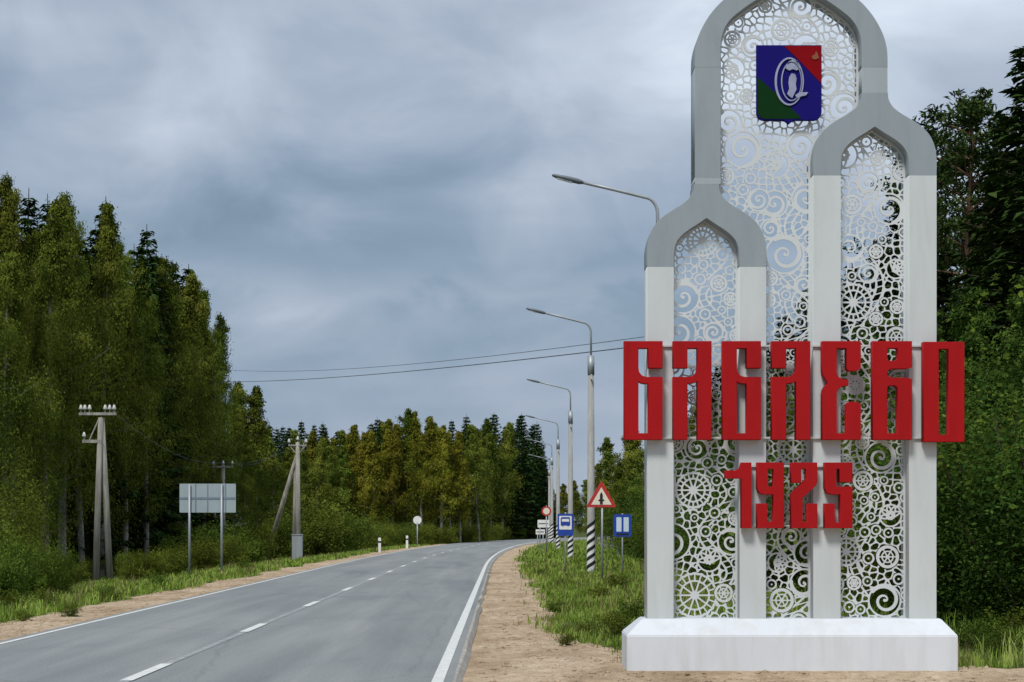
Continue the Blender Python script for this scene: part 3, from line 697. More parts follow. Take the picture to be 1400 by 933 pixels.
# ------------------------------------------------------------------ lamp posts
def lamp_post():
    t = empty('lamp_post')
    b = MB(); b.tube([(0, 0, -0.3), (0, 0, 0), (0, 0, 7.75)], [0.155, 0.155, 0.105], 12); pole = b.build('pole', M['concrete'], t, True)
    # bracket: clamp, riser and swept arm
    b = MB(); b.tube([(0, 0, 7.2), (0, 0, 7.9)], 0.125, 10); b.build('clamp', M['galv'], t, True)
    pts = [(0, 0, 7.6), (0, 0, 8.75)] + [(-0.30*(1-math.cos(a)), 0, 8.75+0.36*math.sin(a)) for a in (0.3, 0.6, 0.9, 1.2)] + [(-1.0, 0, 9.29), (-1.75, 0, 9.47)]
    b = MB(); b.tube(pts, 0.038, 8); b.build('arm', M['galv'], t, True)
    hd = MB()
    secs = [(-1.66, 0.045, 0.035), (-1.76, 0.085, 0.06), (-2.00, 0.105, 0.062), (-2.28, 0.090, 0.045), (-2.36, 0.05, 0.02)]
    V = []; Fc = []
    for i, (x, wy, hz) in enumerate(secs):
        zc = 9.47 + (-1.75-x)*0.24
        for a in range(10):
            an = 2*math.pi*a/10; V.append((x, wy*math.cos(an), zc+hz*math.sin(an)))
        if i: Fc += [((i-1)*10+a, (i-1)*10+(a+1) % 10, i*10+(a+1) % 10, i*10+a) for a in range(10)]
    Fc += [tuple(range(9, -1, -1)), tuple(40+a for a in range(10))]
    hd.add(V, Fc); h_ = hd.build('lamp_head', M['lamp_dark'], t, True)
    g_ = MB(); za_, zb_ = 9.47+0.17*0.24, 9.47+0.49*0.24
    g_.add([(-1.92, -0.06, za_-0.068), (-1.92, 0.06, za_-0.068), (-2.24, 0.06, zb_-0.054), (-2.24, -0.06, zb_-0.054), (-1.92, -0.06, za_-0.03), (-1.92, 0.06, za_-0.03), (-2.24, 0.06, zb_-0.02), (-2.24, -0.06, zb_-0.02)],
           [(0, 1, 2, 3), (7, 6, 5, 4), (0, 4, 5, 1), (1, 5, 6, 2), (2, 6, 7, 3), (3, 7, 4, 0)]); g_.build('lens', M['lamp_glass'], h_)
    b = MB(); b.box(-0.02, 0.02, -0.30, 0.10, 7.02, 7.06); b.tube([(0, -0.26, 7.06), (0, -0.26, 7.2)], 0.035, 8); b.build('insulator', M['porcelain'], t)
    # painted warning bands: slanting stripes wrapped round the foot
    for kcol, (mat, nm) in enumerate(((M['white'], 'white_band'), (M['black'], 'dark_band'))):
        for q in range(6):
            z0 = 0.10 + q*0.29 + kcol*0.145; n = 16; V = []; Fc = []
            for i in range(n+1):
                a = -math.pi/2 + 2*math.pi*i/n; tri = abs(((a+math.pi/2)/math.pi) % 2 - 1)      # rises on one face, falls on the other
                for zz in (0, 0.145):
                    z = z0 + zz + (1-tri)*0.30 - 0.15; z = min(max(z, 0.02), 1.95); rr = 0.155-0.05*z/7.75 + 0.004
                    V.append((rr*math.sin(a), -rr*math.cos(a), z))
                if i: Fc.append((2*i-2, 2*i, 2*i+1, 2*i-1))
            mesh(nm, V, Fc, mat, pole)
    return t
lamp0 = lamp_post()
lamp_spots = [(W(899, 0, 36).x, 36.0), (W(808, 0, 58.5).x, 58.5), (W(780, 0, 86.6).x, 86.6), (W(763, 0, 115).x, 115.0), (W(754.5, 0, 146).x, 146.0), (W(751, 0, 178).x, 178.0)]
lamp_lab = ['lamp post standing directly behind the left arch of the monument', 'lamp post with striped foot beside the triangular warning sign',
            'lamp post with striped foot just beyond the bus stop sign', 'lamp post beside the far white boards', 'far lamp post second from the end of the row', 'farthest lamp post of the row near the bend']
def gz(x, y): return float(ground_z(np.array([x]), np.array([y]))[0])
for i, (x, y) in enumerate(lamp_spots):
    o = lamp0 if i == 0 else copy_tree(lamp0)
    o.location = (x, y, gz(x, y)); o.rotation_euler = (0, 0, R((-2, 1, -1, 2, 0, 1)[i]))
    tag(o, lamp_lab[i], 'lamp post', 'lamp posts along the right verge')

# ------------------------------------------------------------------ road signs
def post(t, x, h, r_=0.03, name='post', mat='galv'):
    b = MB(); b.tube([(x, 0, -0.3), (x, 0, h)], r_, 8); return b.build(name, M[mat], t, True)
def rr_loop(x0, x1, z0, z1, r_=0.05):
    out = []
    for cx, cz, a0 in ((x1-r_, z1-r_, 0), (x0+r_, z1-r_, 90), (x0+r_, z0+r_, 180), (x1-r_, z0+r_, 270)):
        for k in range(4): a = R(a0+30*k); out.append((cx+r_*math.cos(a), cz+r_*math.sin(a)))
    return out
def at_ground(px, d): x = (px-700)*d/F; return (x, d, gz(x, d))
# triangular warning
t = empty('warning_sign', at_ground(822, 50))
tag(t, 'red-bordered triangular warning sign with a black upright mark', 'road sign')
post(t, 0.03, 3.05, 0.035)
def tri(s, zc): return [(-0.5*s, zc-0.29*s), (0.5*s, zc-0.29*s), (0.0, zc+0.577*s)]
zc = 1.7+(HOR-680)*50/F+0.07
plate('border_plate', [[(-0.46, zc-0.26), (-0.44, zc-0.29), (0.44, zc-0.29), (0.46, zc-0.26), (0.03, zc+0.50), (0, zc+0.52), (-0.03, zc+0.50)]], -0.05, 0.012, M['sign_red'], t)
fp = plate('sign_face', [[(-0.32, zc-0.21), (0.32, zc-0.21), (0, zc+0.33)]], -0.056, 0.005, M['cream'], t)
plate('symbol', [[(-0.045, zc-0.20), (0.045, zc-0.20), (0.045, zc-0.10), (0.09, zc-0.10), (0.09, zc-0.05), (0.045, zc-0.05), (0.045, zc+0.10), (0, zc+0.19), (-0.045, zc+0.10), (-0.045, zc-0.05), (-0.09, zc-0.05), (-0.09, zc-0.10), (-0.045, zc-0.10)]], -0.061, 0.004, M['black'], t)
for dz in (-0.10, 0.12):
    b = MB(); b.box(-0.12, 0.16, -0.038, -0.002, zc+dz-0.02, zc+dz+0.02); b.build('bracket', M['galv'], t)
# blue sign beside the monument
t = empty('blue_sign', at_ground(851, 55)); tag(t, 'blue rectangular road sign with split pale panel nearest the monument', 'road sign')
post(t, 0, 2.15, 0.03); z0, z1 = 1.36, 2.12
plate('sign_plate', [rr_loop(-0.31, 0.31, z0, z1, 0.04)], -0.045, 0.012, M['sign_blue'], t)
for x0, x1 in ((-0.21, -0.035), (0.035, 0.21)): plate('pale_panel', [rr_loop(x0, x1, z0+0.17, z1-0.10, 0.02)], -0.050, 0.004, M['sign_pale'], t)
plate('symbol', [[(-0.21, z0+0.05), (0.21, z0+0.05), (0.21, z0+0.11), (-0.21, z0+0.11)]], -0.050, 0.004, M['black'], t)
# bus stop sign
t = empty('bus_stop_sign', at_ground(773, 57)); tag(t, 'blue bus stop sign with white panel and dark bus symbol', 'road sign')
post(t, 0, 2.25, 0.028); z0, z1 = 1.42, 2.20
plate('sign_plate', [rr_loop(-0.28, 0.28, z0, z1, 0.04)], -0.045, 0.012, M['sign_blue'], t)
plate('pale_panel', [rr_loop(-0.22, 0.22, z0+0.22, z1-0.08, 0.02)], -0.050, 0.004, M['white'], t)
plate('symbol', [[(-0.17, z0+0.36), (-0.17, z0+0.62), (-0.13, z0+0.66), (0.15, z0+0.66), (0.17, z0+0.5), (0.17, z0+0.36), (0.12, z0+0.36), (0.10, z0+0.31), (0.06, z0+0.36), (-0.06, z0+0.36), (-0.09, z0+0.31), (-0.12, z0+0.36)], [(-0.13, z0+0.5), (-0.13, z0+0.6), (0.12, z0+0.6), (0.14, z0+0.5)]], -0.055, 0.004, M['sign_blue'], t)
# round red-ringed sign far away
t = empty('round_sign', at_ground(747, 98)); tag(t, 'round red-ringed sign on a post near the far white boards', 'road sign')
post(t, 0, 2.95, 0.035)
zc = 2.62; circ = lambda r_: [(r_*math.cos(2*math.pi*k/24), zc+r_*math.sin(2*math.pi*k/24)) for k in range(24)]
plate('ring', [circ(0.30)], -0.05, 0.012, M['sign_red'], t); plate('sign_face', [circ(0.20)], -0.056, 0.005, M['cream'], t)
# white name boards beyond it
for nm, px0_, px1_, py0, py1, d, lab in (('direction_board', 735, 751, 711, 721.5, 104, 'white board on two posts below the round sign'), ('direction_board', 732.5, 745, 724, 731, 108, 'small low white board beyond the upper white board')):
    cxp = (px0_+px1_)/2; t = empty(nm, at_ground(cxp, d)); tag(t, lab, 'road sign', 'white boards along the far verge')
    hw = (px1_-px0_)/2*d/F; zb = t.location.z; za, zb_ = 1.7+(HOR-py1)*d/F-zb, 1.7+(HOR-py0)*d/F-zb
    post(t, -hw*0.6, zb_, 0.03); post(t, hw*0.6, zb_, 0.03)
    plate('sign_plate', [rr_loop(-hw, hw, za, zb_, 0.03)], -0.05, 0.012, M['white'], t)
    b = MB(); b.box(-hw*0.8, hw*0.8, -0.055, -0.05, (za+zb_)/2-0.03, (za+zb_)/2+0.03); b.build('text_line', M['black'], t)
# back of the large direction sign on the left
SD = 60.0; t = empty('direction_sign', at_ground(280, SD)); tag(t, 'grey back of a large rectangular direction sign on two posts', 'road sign')
zb = t.location.z; za, zb_ = 1.7+(HOR-701)*SD/F-zb, 1.7+(HOR-661.5)*SD/F-zb
xa, xb = (245-280)*SD/F, (322-280)*SD/F
plate('sign_plate', [rr_loop(xa, xb, za, zb_, 0.03)], 0.06, 0.012, M['sign_back'], t)
for px in (259, 303): post(t, (px-280)*SD/F, zb_-0.02, 0.045)
b = MB(); zm = (za+zb_)/2
b.box(xa+0.02, xb-0.02, 0.046, 0.058, zm-0.045, zm+0.035); b.build('back_rail', M['sign_rail'], t)
for px in (267, 283.5, 308):
    b = MB(); x = (px-280)*SD/F; b.box(x-0.018, x+0.018, 0.044, 0.0585, za+0.02, zb_-0.02); b.build('back_rib', M['sign_rail'], t)
# far round sign and marker posts, left verge
t = empty('round_sign', at_ground(570.5, 128)); tag(t, 'round sign seen from behind on the left verge at the bend', 'road sign')
post(t, 0, 2.0, 0.045); zc = 2.15; plate('sign_plate', [circ(0.33)], 0.05, 0.012, M['white'], t)
for px, d, lab in ((519, 104, 'white marker post on the left verge, first before the bend'), (556.5, 122, 'white marker post close to the round sign on the left verge')):
    t = empty('marker_post', at_ground(px, d)); tag(t, lab, 'marker post', 'marker posts on the left verge')
    b = MB(); b.box(-0.09, 0.09, -0.05, 0.05, -0.1, 0.95, 0.02); b.build('post', M['white'], t)
    b = MB(); b.box(-0.093, 0.093, -0.053, 0.053, 0.62, 0.74); b.build('dark_band', M['black'], t)

# ------------------------------------------------------------------ utility poles and wires
def insulator(t, x, y, z):
    b = MB(); b.tube([(x, y, z-0.12), (x, y, z)], 0.018, 6); b.tube([(x, y, z), (x, y, z+0.05), (x, y, z+0.12), (x, y, z+0.20)], [0.075, 0.085, 0.06, 0.035], 10); b.build('insulator', M['porcelain'], t, True)
D1_ = 65.0; p0 = at_ground(134, D1_); t = empty('utility_pole', p0); tag(t, 'two-legged wooden utility pole with crossarm of white insulators', 'utility pole', 'utility poles left of the road')
ztop = 1.7+(HOR-566)*D1_/F - p0[2]
for nm, xf, xt, y in (('leg', -0.10, 0.10, 0.0), ('leg', 0.42, 0.13, 0.32)):
    b = MB(); b.tube([(xf, y, -0.4), ((xf+xt)/2, y*0.6, ztop/2), (xt, 0.02+y*0.35, ztop-0.15)], [0.145, 0.125, 0.10], 10); b.build(nm, M['wood'], t, True)
b = MB(); b.box(-0.75, 0.75, -0.09, 0.0, ztop-0.06, ztop+0.05); b.build('crossarm', M['wood'], t)
for x in (-0.68, -0.52, -0.33, 0.30, 0.48, 0.66): insulator(t, x, -0.045, ztop+0.16)
b = MB(); b.box(-0.62, 0.16, -0.09, -0.02, ztop-1.18, ztop-1.05); b.build('lower_arm', M['wood'], t); insulator(t, -0.55, -0.05, ztop-0.94)
b = MB(); b.tube([(-0.35, -0.05, ztop-1.1), (0.08, -0.05, ztop-0.15)], 0.03, 6); b.build('strut', M['wood'], t)

D2_ = 95.0; p2 = at_ground(305, D2_); t = empty('utility_pole', p2); tag(t, 'single utility pole with three insulators rising behind the direction sign', 'utility pole', 'utility poles left of the road')
z2 = 1.7+(HOR-636)*D2_/F - p2[2]
b = MB(); b.tube([(0, 0, -0.4), (0, 0, z2)], [0.15, 0.11], 10); b.build('pole', M['wood'], t, True)
b = MB(); b.box(-0.62, 0.62, -0.13, -0.05, z2-0.16, z2-0.06); b.build('crossarm', M['wood'], t)
for x, zz in ((-0.55, 0.04), (0.0, 0.06), (0.55, 0.04)): insulator(t, x, -0.09 if x else 0, z2+zz)

D3_ = 87.0; p3 = at_ground(407, D3_); t = empty('utility_pole', p3); tag(t, 'utility pole with slanting brace and grey box at its foot', 'utility pole', 'utility poles left of the road')
z3 = 1.7+(HOR-605)*D3_/F - p3[2]
b = MB(); b.tube([(0.02, 0, -0.4), (0, 0, z3)], [0.15, 0.115], 10); b.build('pole', M['wood'], t, True)
b = MB(); b.tube([(-2.3, 3.0, -0.4), (-0.05, 0.1, z3-0.7)], [0.14, 0.11], 10); b.build('brace', M['wood'], t, True)
b = MB(); b.tube([(-0.42, 1.2, -0.4), (-0.18, 0.4, z3-1.1)], [0.08, 0.07], 8); b.build('brace', M['wood'], t, True)
b = MB(); b.box(-0.26, 0.30, -0.42, -0.17, -0.05, 1.35, 0.02); b.box(-0.28, 0.32, -0.45, -0.16, 1.36, 1.42); b.build('meter_box', M['galv'], t)
b = MB(); b.tube([(-0.50, -0.06, z3-0.18), (0.50, -0.06, z3-0.18)], 0.05, 6); b.tube([(-0.45, -0.06, z3-0.18), (0, -0.02, z3-0.7)], 0.03, 6); b.tube([(0.45, -0.06, z3-0.18), (0, -0.02, z3-0.7)], 0.03, 6); b.build('crossarm', M['wood'], t)
for x, zz in ((-0.46, -0.02), (0.46, -0.02), (0, 0.12)): insulator(t, x, -0.06 if x else 0, z3+zz)
# the tall pole standing among the trees that carries the wires over the road
D4_ = 100.0; p4 = at_ground(292, D4_); t = empty('utility_pole', p4); tag(t, 'tall utility pole standing among the birches', 'utility pole', 'utility poles left of the road')
z4 = 1.7+(HOR-521)*D4_/F - p4[2]
b = MB(); b.tube([(0, 0, -0.4), (0, 0, z4)], [0.18, 0.12], 10); b.build('pole', M['wood'], t, True); insulator(t, 0, 0, z4+0.1)

def wire(name, a, c, sag, lab, grp, r_=0.014):
    a = Vector(a); c = Vector(c); b = MB(); n = 22
    b.tube([a.lerp(c, i/n) + Vector((0, 0, -4*sag*(i/n)*(1-i/n))) for i in range(n+1)], r_, 5)
    o = b.build(name, M['wire'], None, True); tag(o, lab, 'wire', grp)
lx, ly = lamp_spots[0]
P4 = Vector(p4)+Vector((0, 0, z4+0.2))
wire('overhead_wire', P4+Vector((0, 0, -0.25)), (lx, ly, 5.75), 0.25, 'dark overhead wire crossing above the road', 'wires over the road', 0.014)
wire('overhead_wire', P4+Vector((0, 0, 0.55)), (lx, ly, 5.95), 0.42, 'dark overhead wire crossing above the road', 'wires over the road', 0.009)
P2 = Vector(p2)+Vector((0.55, -0.09, z2+0.1)); P3 = Vector(p3)+Vector((-0.46, -0.06, z3+0.05))
wire('pole_wire', P2, P3, 0.55, 'thin wire sagging between two utility poles', 'wires between the poles', 0.012)
wire('pole_wire', Vector(p2)+Vector((-0.55, -0.09, z2+0.1)), Vector(p3)+Vector((0.46, -0.06, z3+0.05)), 0.45, 'thin wire sagging between two utility poles', 'wires between the poles', 0.012)
wire('pole_wire', Vector(p2)+Vector((0, 0, z2+0.15)), Vector(p0)+Vector((0.48, -0.045, ztop+0.22)), 0.7, 'thin wire sagging between two utility poles', 'wires between the poles', 0.010)

# ------------------------------------------------------------------ trees
def unit(v): return v/np.maximum(np.linalg.norm(v, axis=1, keepdims=True), 1e-9)
def leaf_quads(cen, nor, size, aspect=0.6, tang=None):
    n = len(cen); nor = unit(nor)
    t = rng.normal(size=(n, 3)) if tang is None else tang + rng.normal(size=(n, 3))*0.35
    t = unit(t - nor*np.sum(t*nor, 1, keepdims=True)); b = np.cross(nor, t)
    s = size[:, None] if hasattr(size, '__len__') else size
    fold = nor*s*0.25
    V = np.stack([cen-t*s, cen+b*s*aspect+fold, cen+t*s, cen-b*s*aspect+fold], 1).reshape(-1, 3)
    return V, np.arange(n*4).reshape(n, 4)
def limb(b, pts, r0, r1, n=5):
    k = len(pts); b.tube(pts, [r0+(r1-r0)*i/(k-1) for i in range(k)], n, False)
def wander(p, d, L, n=5, droop=0.0, jit=0.12, rnd=random):
    pts = [Vector(p)]; d = Vector(d).normalized()
    for i in range(n):
        d = (d + Vector((rnd.uniform(-jit, jit), rnd.uniform(-jit, jit), rnd.uniform(-jit, jit)-droop))).normalized(); pts.append(pts[-1]+d*(L/n))
    return pts
KINDS = {}
def register(kind, trunk_b, bark, LV, LF_, leaf):
    tm = mesh('trunk', trunk_b.V, trunk_b.F, M[bark], None, True); cmn = mesh('crown', LV, LF_, M[leaf])
    KINDS.setdefault(kind, []).append((tm.data, cmn.data)); bpy.data.objects.remove(tm); bpy.data.objects.remove(cmn)
def make_birch(kind, seed, H, Rw, nleaf, ls, leaf, bark='birch_bark', base=0.16, weep=0.9):
    rd = random.Random(seed); b = MB()
    tr = wander((0, 0, -0.3), (rd.uniform(-.03, .03), rd.uniform(-.03, .03), 1), H+0.1, 9, 0, 0.03, rd); limb(b, tr, 0.011*H+0.03, 0.02, 7)
    cen = []; out = []; wts = []
    nb = 60
    for i in range(nb):
        t = base + (0.985-base)*(i/(nb-1))**0.9; a = i*2.4+rd.uniform(-.5, .5)
        k = t*9; j = min(int(k), 8); p = tr[j].lerp(tr[j+1], k-j)
        u = (t-base)/(1-base); prof = min(1.0, 0.55+u*2.2)*max(0.0, 1-u)**0.85*1.22
        Lb = Rw*prof*rd.uniform(0.4, 1.35)*(0.85+0.35*math.sin(a*1.3+t*9+seed))+0.10
        if rd.random() < 0.13: continue
        el = R(34+10*t+rd.uniform(-12, 12))
        pts = wander(p, (math.cos(a)*math.cos(el), math.sin(a)*math.cos(el), math.sin(el)), Lb*1.15, 5, 0.07, 0.12, rd)
        limb(b, pts, 0.008+0.012*(1-t)*H/14, 0.004, 4)
        for q in range(2, 6):
            cen.append(pts[q]); wts.append(0.6+0.3*q); out.append((math.cos(a), math.sin(a), 0.35))
            if q > 2 and rd.random() < 0.75:
                side_ = Vector((rd.uniform(-1, 1), rd.uniform(-1, 1), rd.uniform(-.3, .5)))*Lb*0.33; cen.append(pts[q]+side_); wts.append(0.9); out.append((math.cos(a), math.sin(a), 0.35))
    for q in range(6): cen.append(tr[-1]-Vector((0, 0, 0.1+q*0.016*H))); wts.append(0.45); out.append((0, 0, 1))
    cen = np.array([tuple(c) for c in cen]); out = np.array(out); w = np.array(wts); w /= w.sum()
    pick = rng.choice(len(cen), nleaf, p=w); tt = np.clip(cen[pick, 2]/H, 0, 1); sp = (0.10+0.019*H*rng.uniform(0.3, 1.0, len(cen))[pick])*(1.12-0.75*tt**2)
    off = rng.normal(size=(nleaf, 3))*sp[:, None]*np.array([1, 1, 0.75]); off[:, 2] -= np.minimum(rng.exponential(0.030*H*weep, nleaf), 0.09*H)*0.9*(1.1-0.8*tt**3)
    c = cen[pick]+off; nor = out[pick]*0.8+off*0.7+rng.normal(size=(nleaf, 3))*0.55+np.array([0, 0, 0.35])
    c[:, 2] = np.maximum(c[:, 2], 0.25)
    V, Q = leaf_quads(c, nor, ls*rng.uniform(0.6, 1.25, nleaf), 0.55, np.tile([0, 0, -1.0], (nleaf, 1))*0.8)
    register(kind, b, bark, V, Q, leaf)
def make_spruce(kind, seed, H, Rw, ls, leaf='spruce_leaf', dens=1.0, bare=0.04):
    rd = random.Random(seed); b = MB(); limb(b, [Vector((0, 0, -0.3)), Vector((0.03, 0, H*0.5)), Vector((0, 0, H))], 0.012*H+0.03, 0.015, 7)
    cen = []; nor = []; tang = []; z = H*bare; k = 0
    while z < H*0.985:
        t = z/H; nb = rd.choice((5, 6, 7))
        for j in range(nb):
            a = k*1.1+j*2*math.pi/nb+rd.uniform(-.3, .3); Lb = Rw*((1-t)**0.78)*rd.uniform(0.65, 1.2)+0.12
            dr = R(-6-16*(1-t)+rd.uniform(-6, 8)+22*t)
            d = Vector((math.cos(a)*math.cos(dr), math.sin(a)*math.cos(dr), math.sin(dr)))
            pts = [Vector((0, 0, z))+d*Lb*s+Vector((0, 0, 0.12*Lb*s*s)) for s in (0, .33, .66, 1)]
            limb(b, pts, 0.02*(1-t)+0.008, 0.004, 3)
            n = max(4, int(Lb*15*dens)); sd = Vector((-d.y, d.x, 0)).normalized()
            for q in range(n):
                s = rd.uniform(0.18, 1.05); lat = rd.uniform(-1, 1)*0.32*Lb*(1.1-s*0.85)
                p = Vector((0, 0, z))+d*Lb*s+Vector((0, 0, 0.12*Lb*s*s-abs(lat)*0.35-rd.uniform(0, 0.20)))+sd*lat
                cen.append(tuple(p)); nor.append((d.x*0.4+rd.uniform(-.4, .4), d.y*0.4+rd.uniform(-.4, .4), 0.9)); tang.append(tuple(d*0.8+sd*(1 if lat > 0 else -1)*0.6+Vector((0, 0, -0.35))))
        z += H*0.021+rd.uniform(0.02, 0.10); k += 1
    n = len(cen); V, Q = leaf_quads(np.array(cen), np.array(nor), ls*rng.uniform(0.7, 1.3, n), 0.38, np.array(tang))
    register(kind, b, 'dark_bark', V, Q, leaf)
def make_pine(kind, seed, H, Rw, nleaf, ls, base=0.42):
    rd = random.Random(seed); b = MB(); tr = wander((0, 0, -0.3), (0, 0, 1), H+0.2, 8, 0, 0.025, rd); limb(b, tr, 0.010*H+0.03, 0.025, 8)
    cen = []; sz = []
    for i in range(30):
        t = base+(0.98-base)*(i/29)**0.85; a = i*2.4+rd.uniform(-.6, .6); k = t*8; j = min(int(k), 7); p = tr[j].lerp(tr[j+1], k-j)
        Lb = Rw*(0.30+0.9*math.sin(min(1.0, (1-t)/(1-base))**0.7*math.pi*0.8))*rd.uniform(0.45, 1.15); el = R(8+30*t+rd.uniform(-16, 14))
        pts = wander(p, (math.cos(a)*math.cos(el), math.sin(a)*math.cos(el), math.sin(el)), Lb, 4, -0.03, 0.16, rd); limb(b, pts, 0.035, 0.01, 4)
        for q in (2, 3, 4):
            for _ in range(2): cen.append(pts[q]+Vector((rd.gauss(0, .3), rd.gauss(0, .3), rd.gauss(0.05, .15)))); sz.append(rd.uniform(0.22, 0.5))
    for q in range(3): cen.append(tr[-1]-Vector((0, 0, 0.25*q))); sz.append(0.25)
    for i in range(8):                                     # dead lower stubs
        t = rd.uniform(0.2, base); a = rd.uniform(0, 6.28); k = t*8; j = int(k); p = tr[j].lerp(tr[j+1], k-j)
        limb(b, wander(p, (math.cos(a), math.sin(a), rd.uniform(-.2, .2)), rd.uniform(0.5, 1.3), 3, 0, 0.2, rd), 0.022, 0.008, 3)
    cen = np.array([tuple(c) for c in cen]); sz = np.array(sz); pick = rng.integers(0, len(cen), nleaf)
    off = unit(rng.normal(size=(nleaf, 3)))*(sz[pick]*rng.uniform(0.2, 1, nleaf)**0.5)[:, None]*np.array([1.1, 1.1, 0.62])
    V, Q = leaf_quads(cen[pick]+off, off+rng.normal(size=(nleaf, 3))*0.3+np.array([0, 0, .25]), ls*rng.uniform(0.7, 1.3, nleaf), 0.32, unit(off+1e-6)+np.array([0, 0, .5]))
    register(kind, b, 'pine_bark', V, Q, 'pine_leaf')
def make_bush(kind, seed, H, Rw, nleaf, ls, leaf='bush_leaf'):
    rd = random.Random(seed); b = MB(); cen = []; sz = []
    for i in range(9):
        a = rd.uniform(0, 6.28); sp = rd.uniform(0.1, 0.75); d = (math.cos(a)*sp, math.sin(a)*sp, 1)
        pts = wander((math.cos(a)*0.1, math.sin(a)*0.1, -0.15), d, H*rd.uniform(0.6, 1.0), 5, 0.02, 0.15, rd); limb(b, pts, 0.012*H+0.008, 0.006, 4)
        for q in (1, 2, 3, 4, 5):
            for _ in range(3): cen.append(pts[q]+Vector((rd.gauss(0, 0.28)*Rw, rd.gauss(0, 0.28)*Rw, rd.gauss(0, 0.10)*H))); sz.append(rd.uniform(0.10, 0.24)*H)
    cen = np.array([tuple(c) for c in cen]); sz = np.array(sz); pick = rng.integers(0, len(cen), nleaf)
    off = unit(rng.normal(size=(nleaf, 3)))*(sz[pick]*rng.uniform(0.1, 1, nleaf)**0.45)[:, None]; c = cen[pick]+off; c[:, 2] = np.maximum(c[:, 2], 0.03)
    V, Q = leaf_quads(c, off/np.maximum(sz[pick], .05)[:, None]+rng.normal(size=(nleaf, 3))*0.6+np.array([0, 0, .4]), ls*rng.uniform(0.6, 1.3, nleaf), 0.6)
    register(kind, b, 'dark_bark', V, Q, leaf)

for s in range(4): make_birch('birch', 10+s, 15.0, 2.3, 27000, 0.062, 'birch_leaf', base=0.17+0.05*s)
for s in range(3): make_birch('autumn', 40+s, 12.5, 1.95, 11000, 0.10, 'autumn_leaf', base=0.26)
for s in range(2): make_birch('green_far', 50+s, 13.0, 2.0, 11000, 0.10, 'birch_leaf', base=0.2)
for s in range(2): make_birch('alder', 60+s, 9.0, 2.3, 22000, 0.050, 'alder_leaf', 'dark_bark', 0.06, 0.5)
for s in range(3): make_spruce('spruce', 70+s, 14.0, 2.2, 0.19, dens=1.5)
for s in range(3): make_pine('pine', 80+s, 13.5, 2.0, 9500, 0.10)
for s in range(3): make_bush('bush', 90+s, 1.6, 0.9, 2600, 0.055)
for s in range(2): make_bush('alder_bush', 95+s, 4.2, 1.5, 26000, 0.040, 'alder_leaf')
for s in range(2): make_bush('tall_bush', 105+s, 4.2, 1.5, 24000, 0.042, 'bush_leaf')
for s in range(2): make_bush('big_bush', 98+s, 3.2, 1.4, 9000, 0.062)

ZONES = {'left wood': ((0, 'at its near end'), (90, 'left of the two-legged pole'), (185, 'behind the two-legged pole'), (245, 'left of the direction sign'), (999, 'behind the direction sign')),
         'left wood ends': ((345, 'just past the direction sign'), (999, 'left of the braced pole')),
         'foot of the left wood': ((60, 'at its near end'), (110, 'left of the two-legged pole'), (170, 'by the two-legged pole'), (245, 'left of the direction sign'), (999, 'behind the direction sign')),
         'far wood': ((430, 'behind the braced pole'), (480, 'right of the braced pole'), (540, 'behind the first marker post'), (600, 'behind the round sign'), (999, 'closest to the bend')),
         'near the braced pole': ((400, 'left of its foot'), (470, 'right of its foot'), (540, 'by the first marker post'), (999, 'near the bend')),
         'right wood': ((860, 'near the blue sign'), (999, 'behind the left arch'), (1345, 'close to the right column'), (9999, 'farther from the right column')),
         'behind the monument': ((1050, 'seen through the left arch'), (1150, 'seen through the middle lace'), (9999, 'seen through the right arch')),
         'right of the monument': ((920, 'left of the left column'), (1020, 'behind the left arch'), (1120, 'behind the middle lace'), (1250, 'behind the right arch'), (1330, 'by the right column'), (9999, 'farther right into the trees'))}
def zone(group, px):
    for key, zs in ZONES.items():
        if group.endswith(key):
            for lim, ph in zs:
                if px < lim: return ', ' + ph
    return ''
def tree(kind, x, y, h, H0, name, label, cat, group, i=None, wide=1.0, px=None):
    if group == 'birches in the left wood': label = label.replace('tall', 'towering' if h > 16.5 else 'tall' if h > 13.5 else 'shorter')
    label = label + zone(group, 700+x*F/y)
    tm, cmn = KINDS[kind][random.randrange(len(KINDS[kind])) if i is None else i % len(KINDS[kind])]
    sc = h/H0; t = empty(name, (x, y, gz(x, y)), random.uniform(0, 6.28)); t.scale = (sc*wide, sc*wide, sc)
    t.rotation_euler[0] = random.uniform(-.02, .02); t.rotation_euler[1] = random.uniform(-.02, .02)
    a = bpy.data.objects.new('trunk', tm); link(a, t); c = bpy.data.objects.new('crown', cmn); link(c, t)
    tag(t, label, cat, group); return t
def tx(px, d): return (px-700)*d/F
def htop(py, d): return EYE+(HOR-py)*d/F+0.5

LB = ('birch_tree', 'tall olive-green birch in the dense wood left of the road', 'birch tree', 'birches in the left wood')
LS = ('spruce_tree', 'dark spruce standing among the birches of the left wood', 'spruce tree', 'spruces in the left wood')
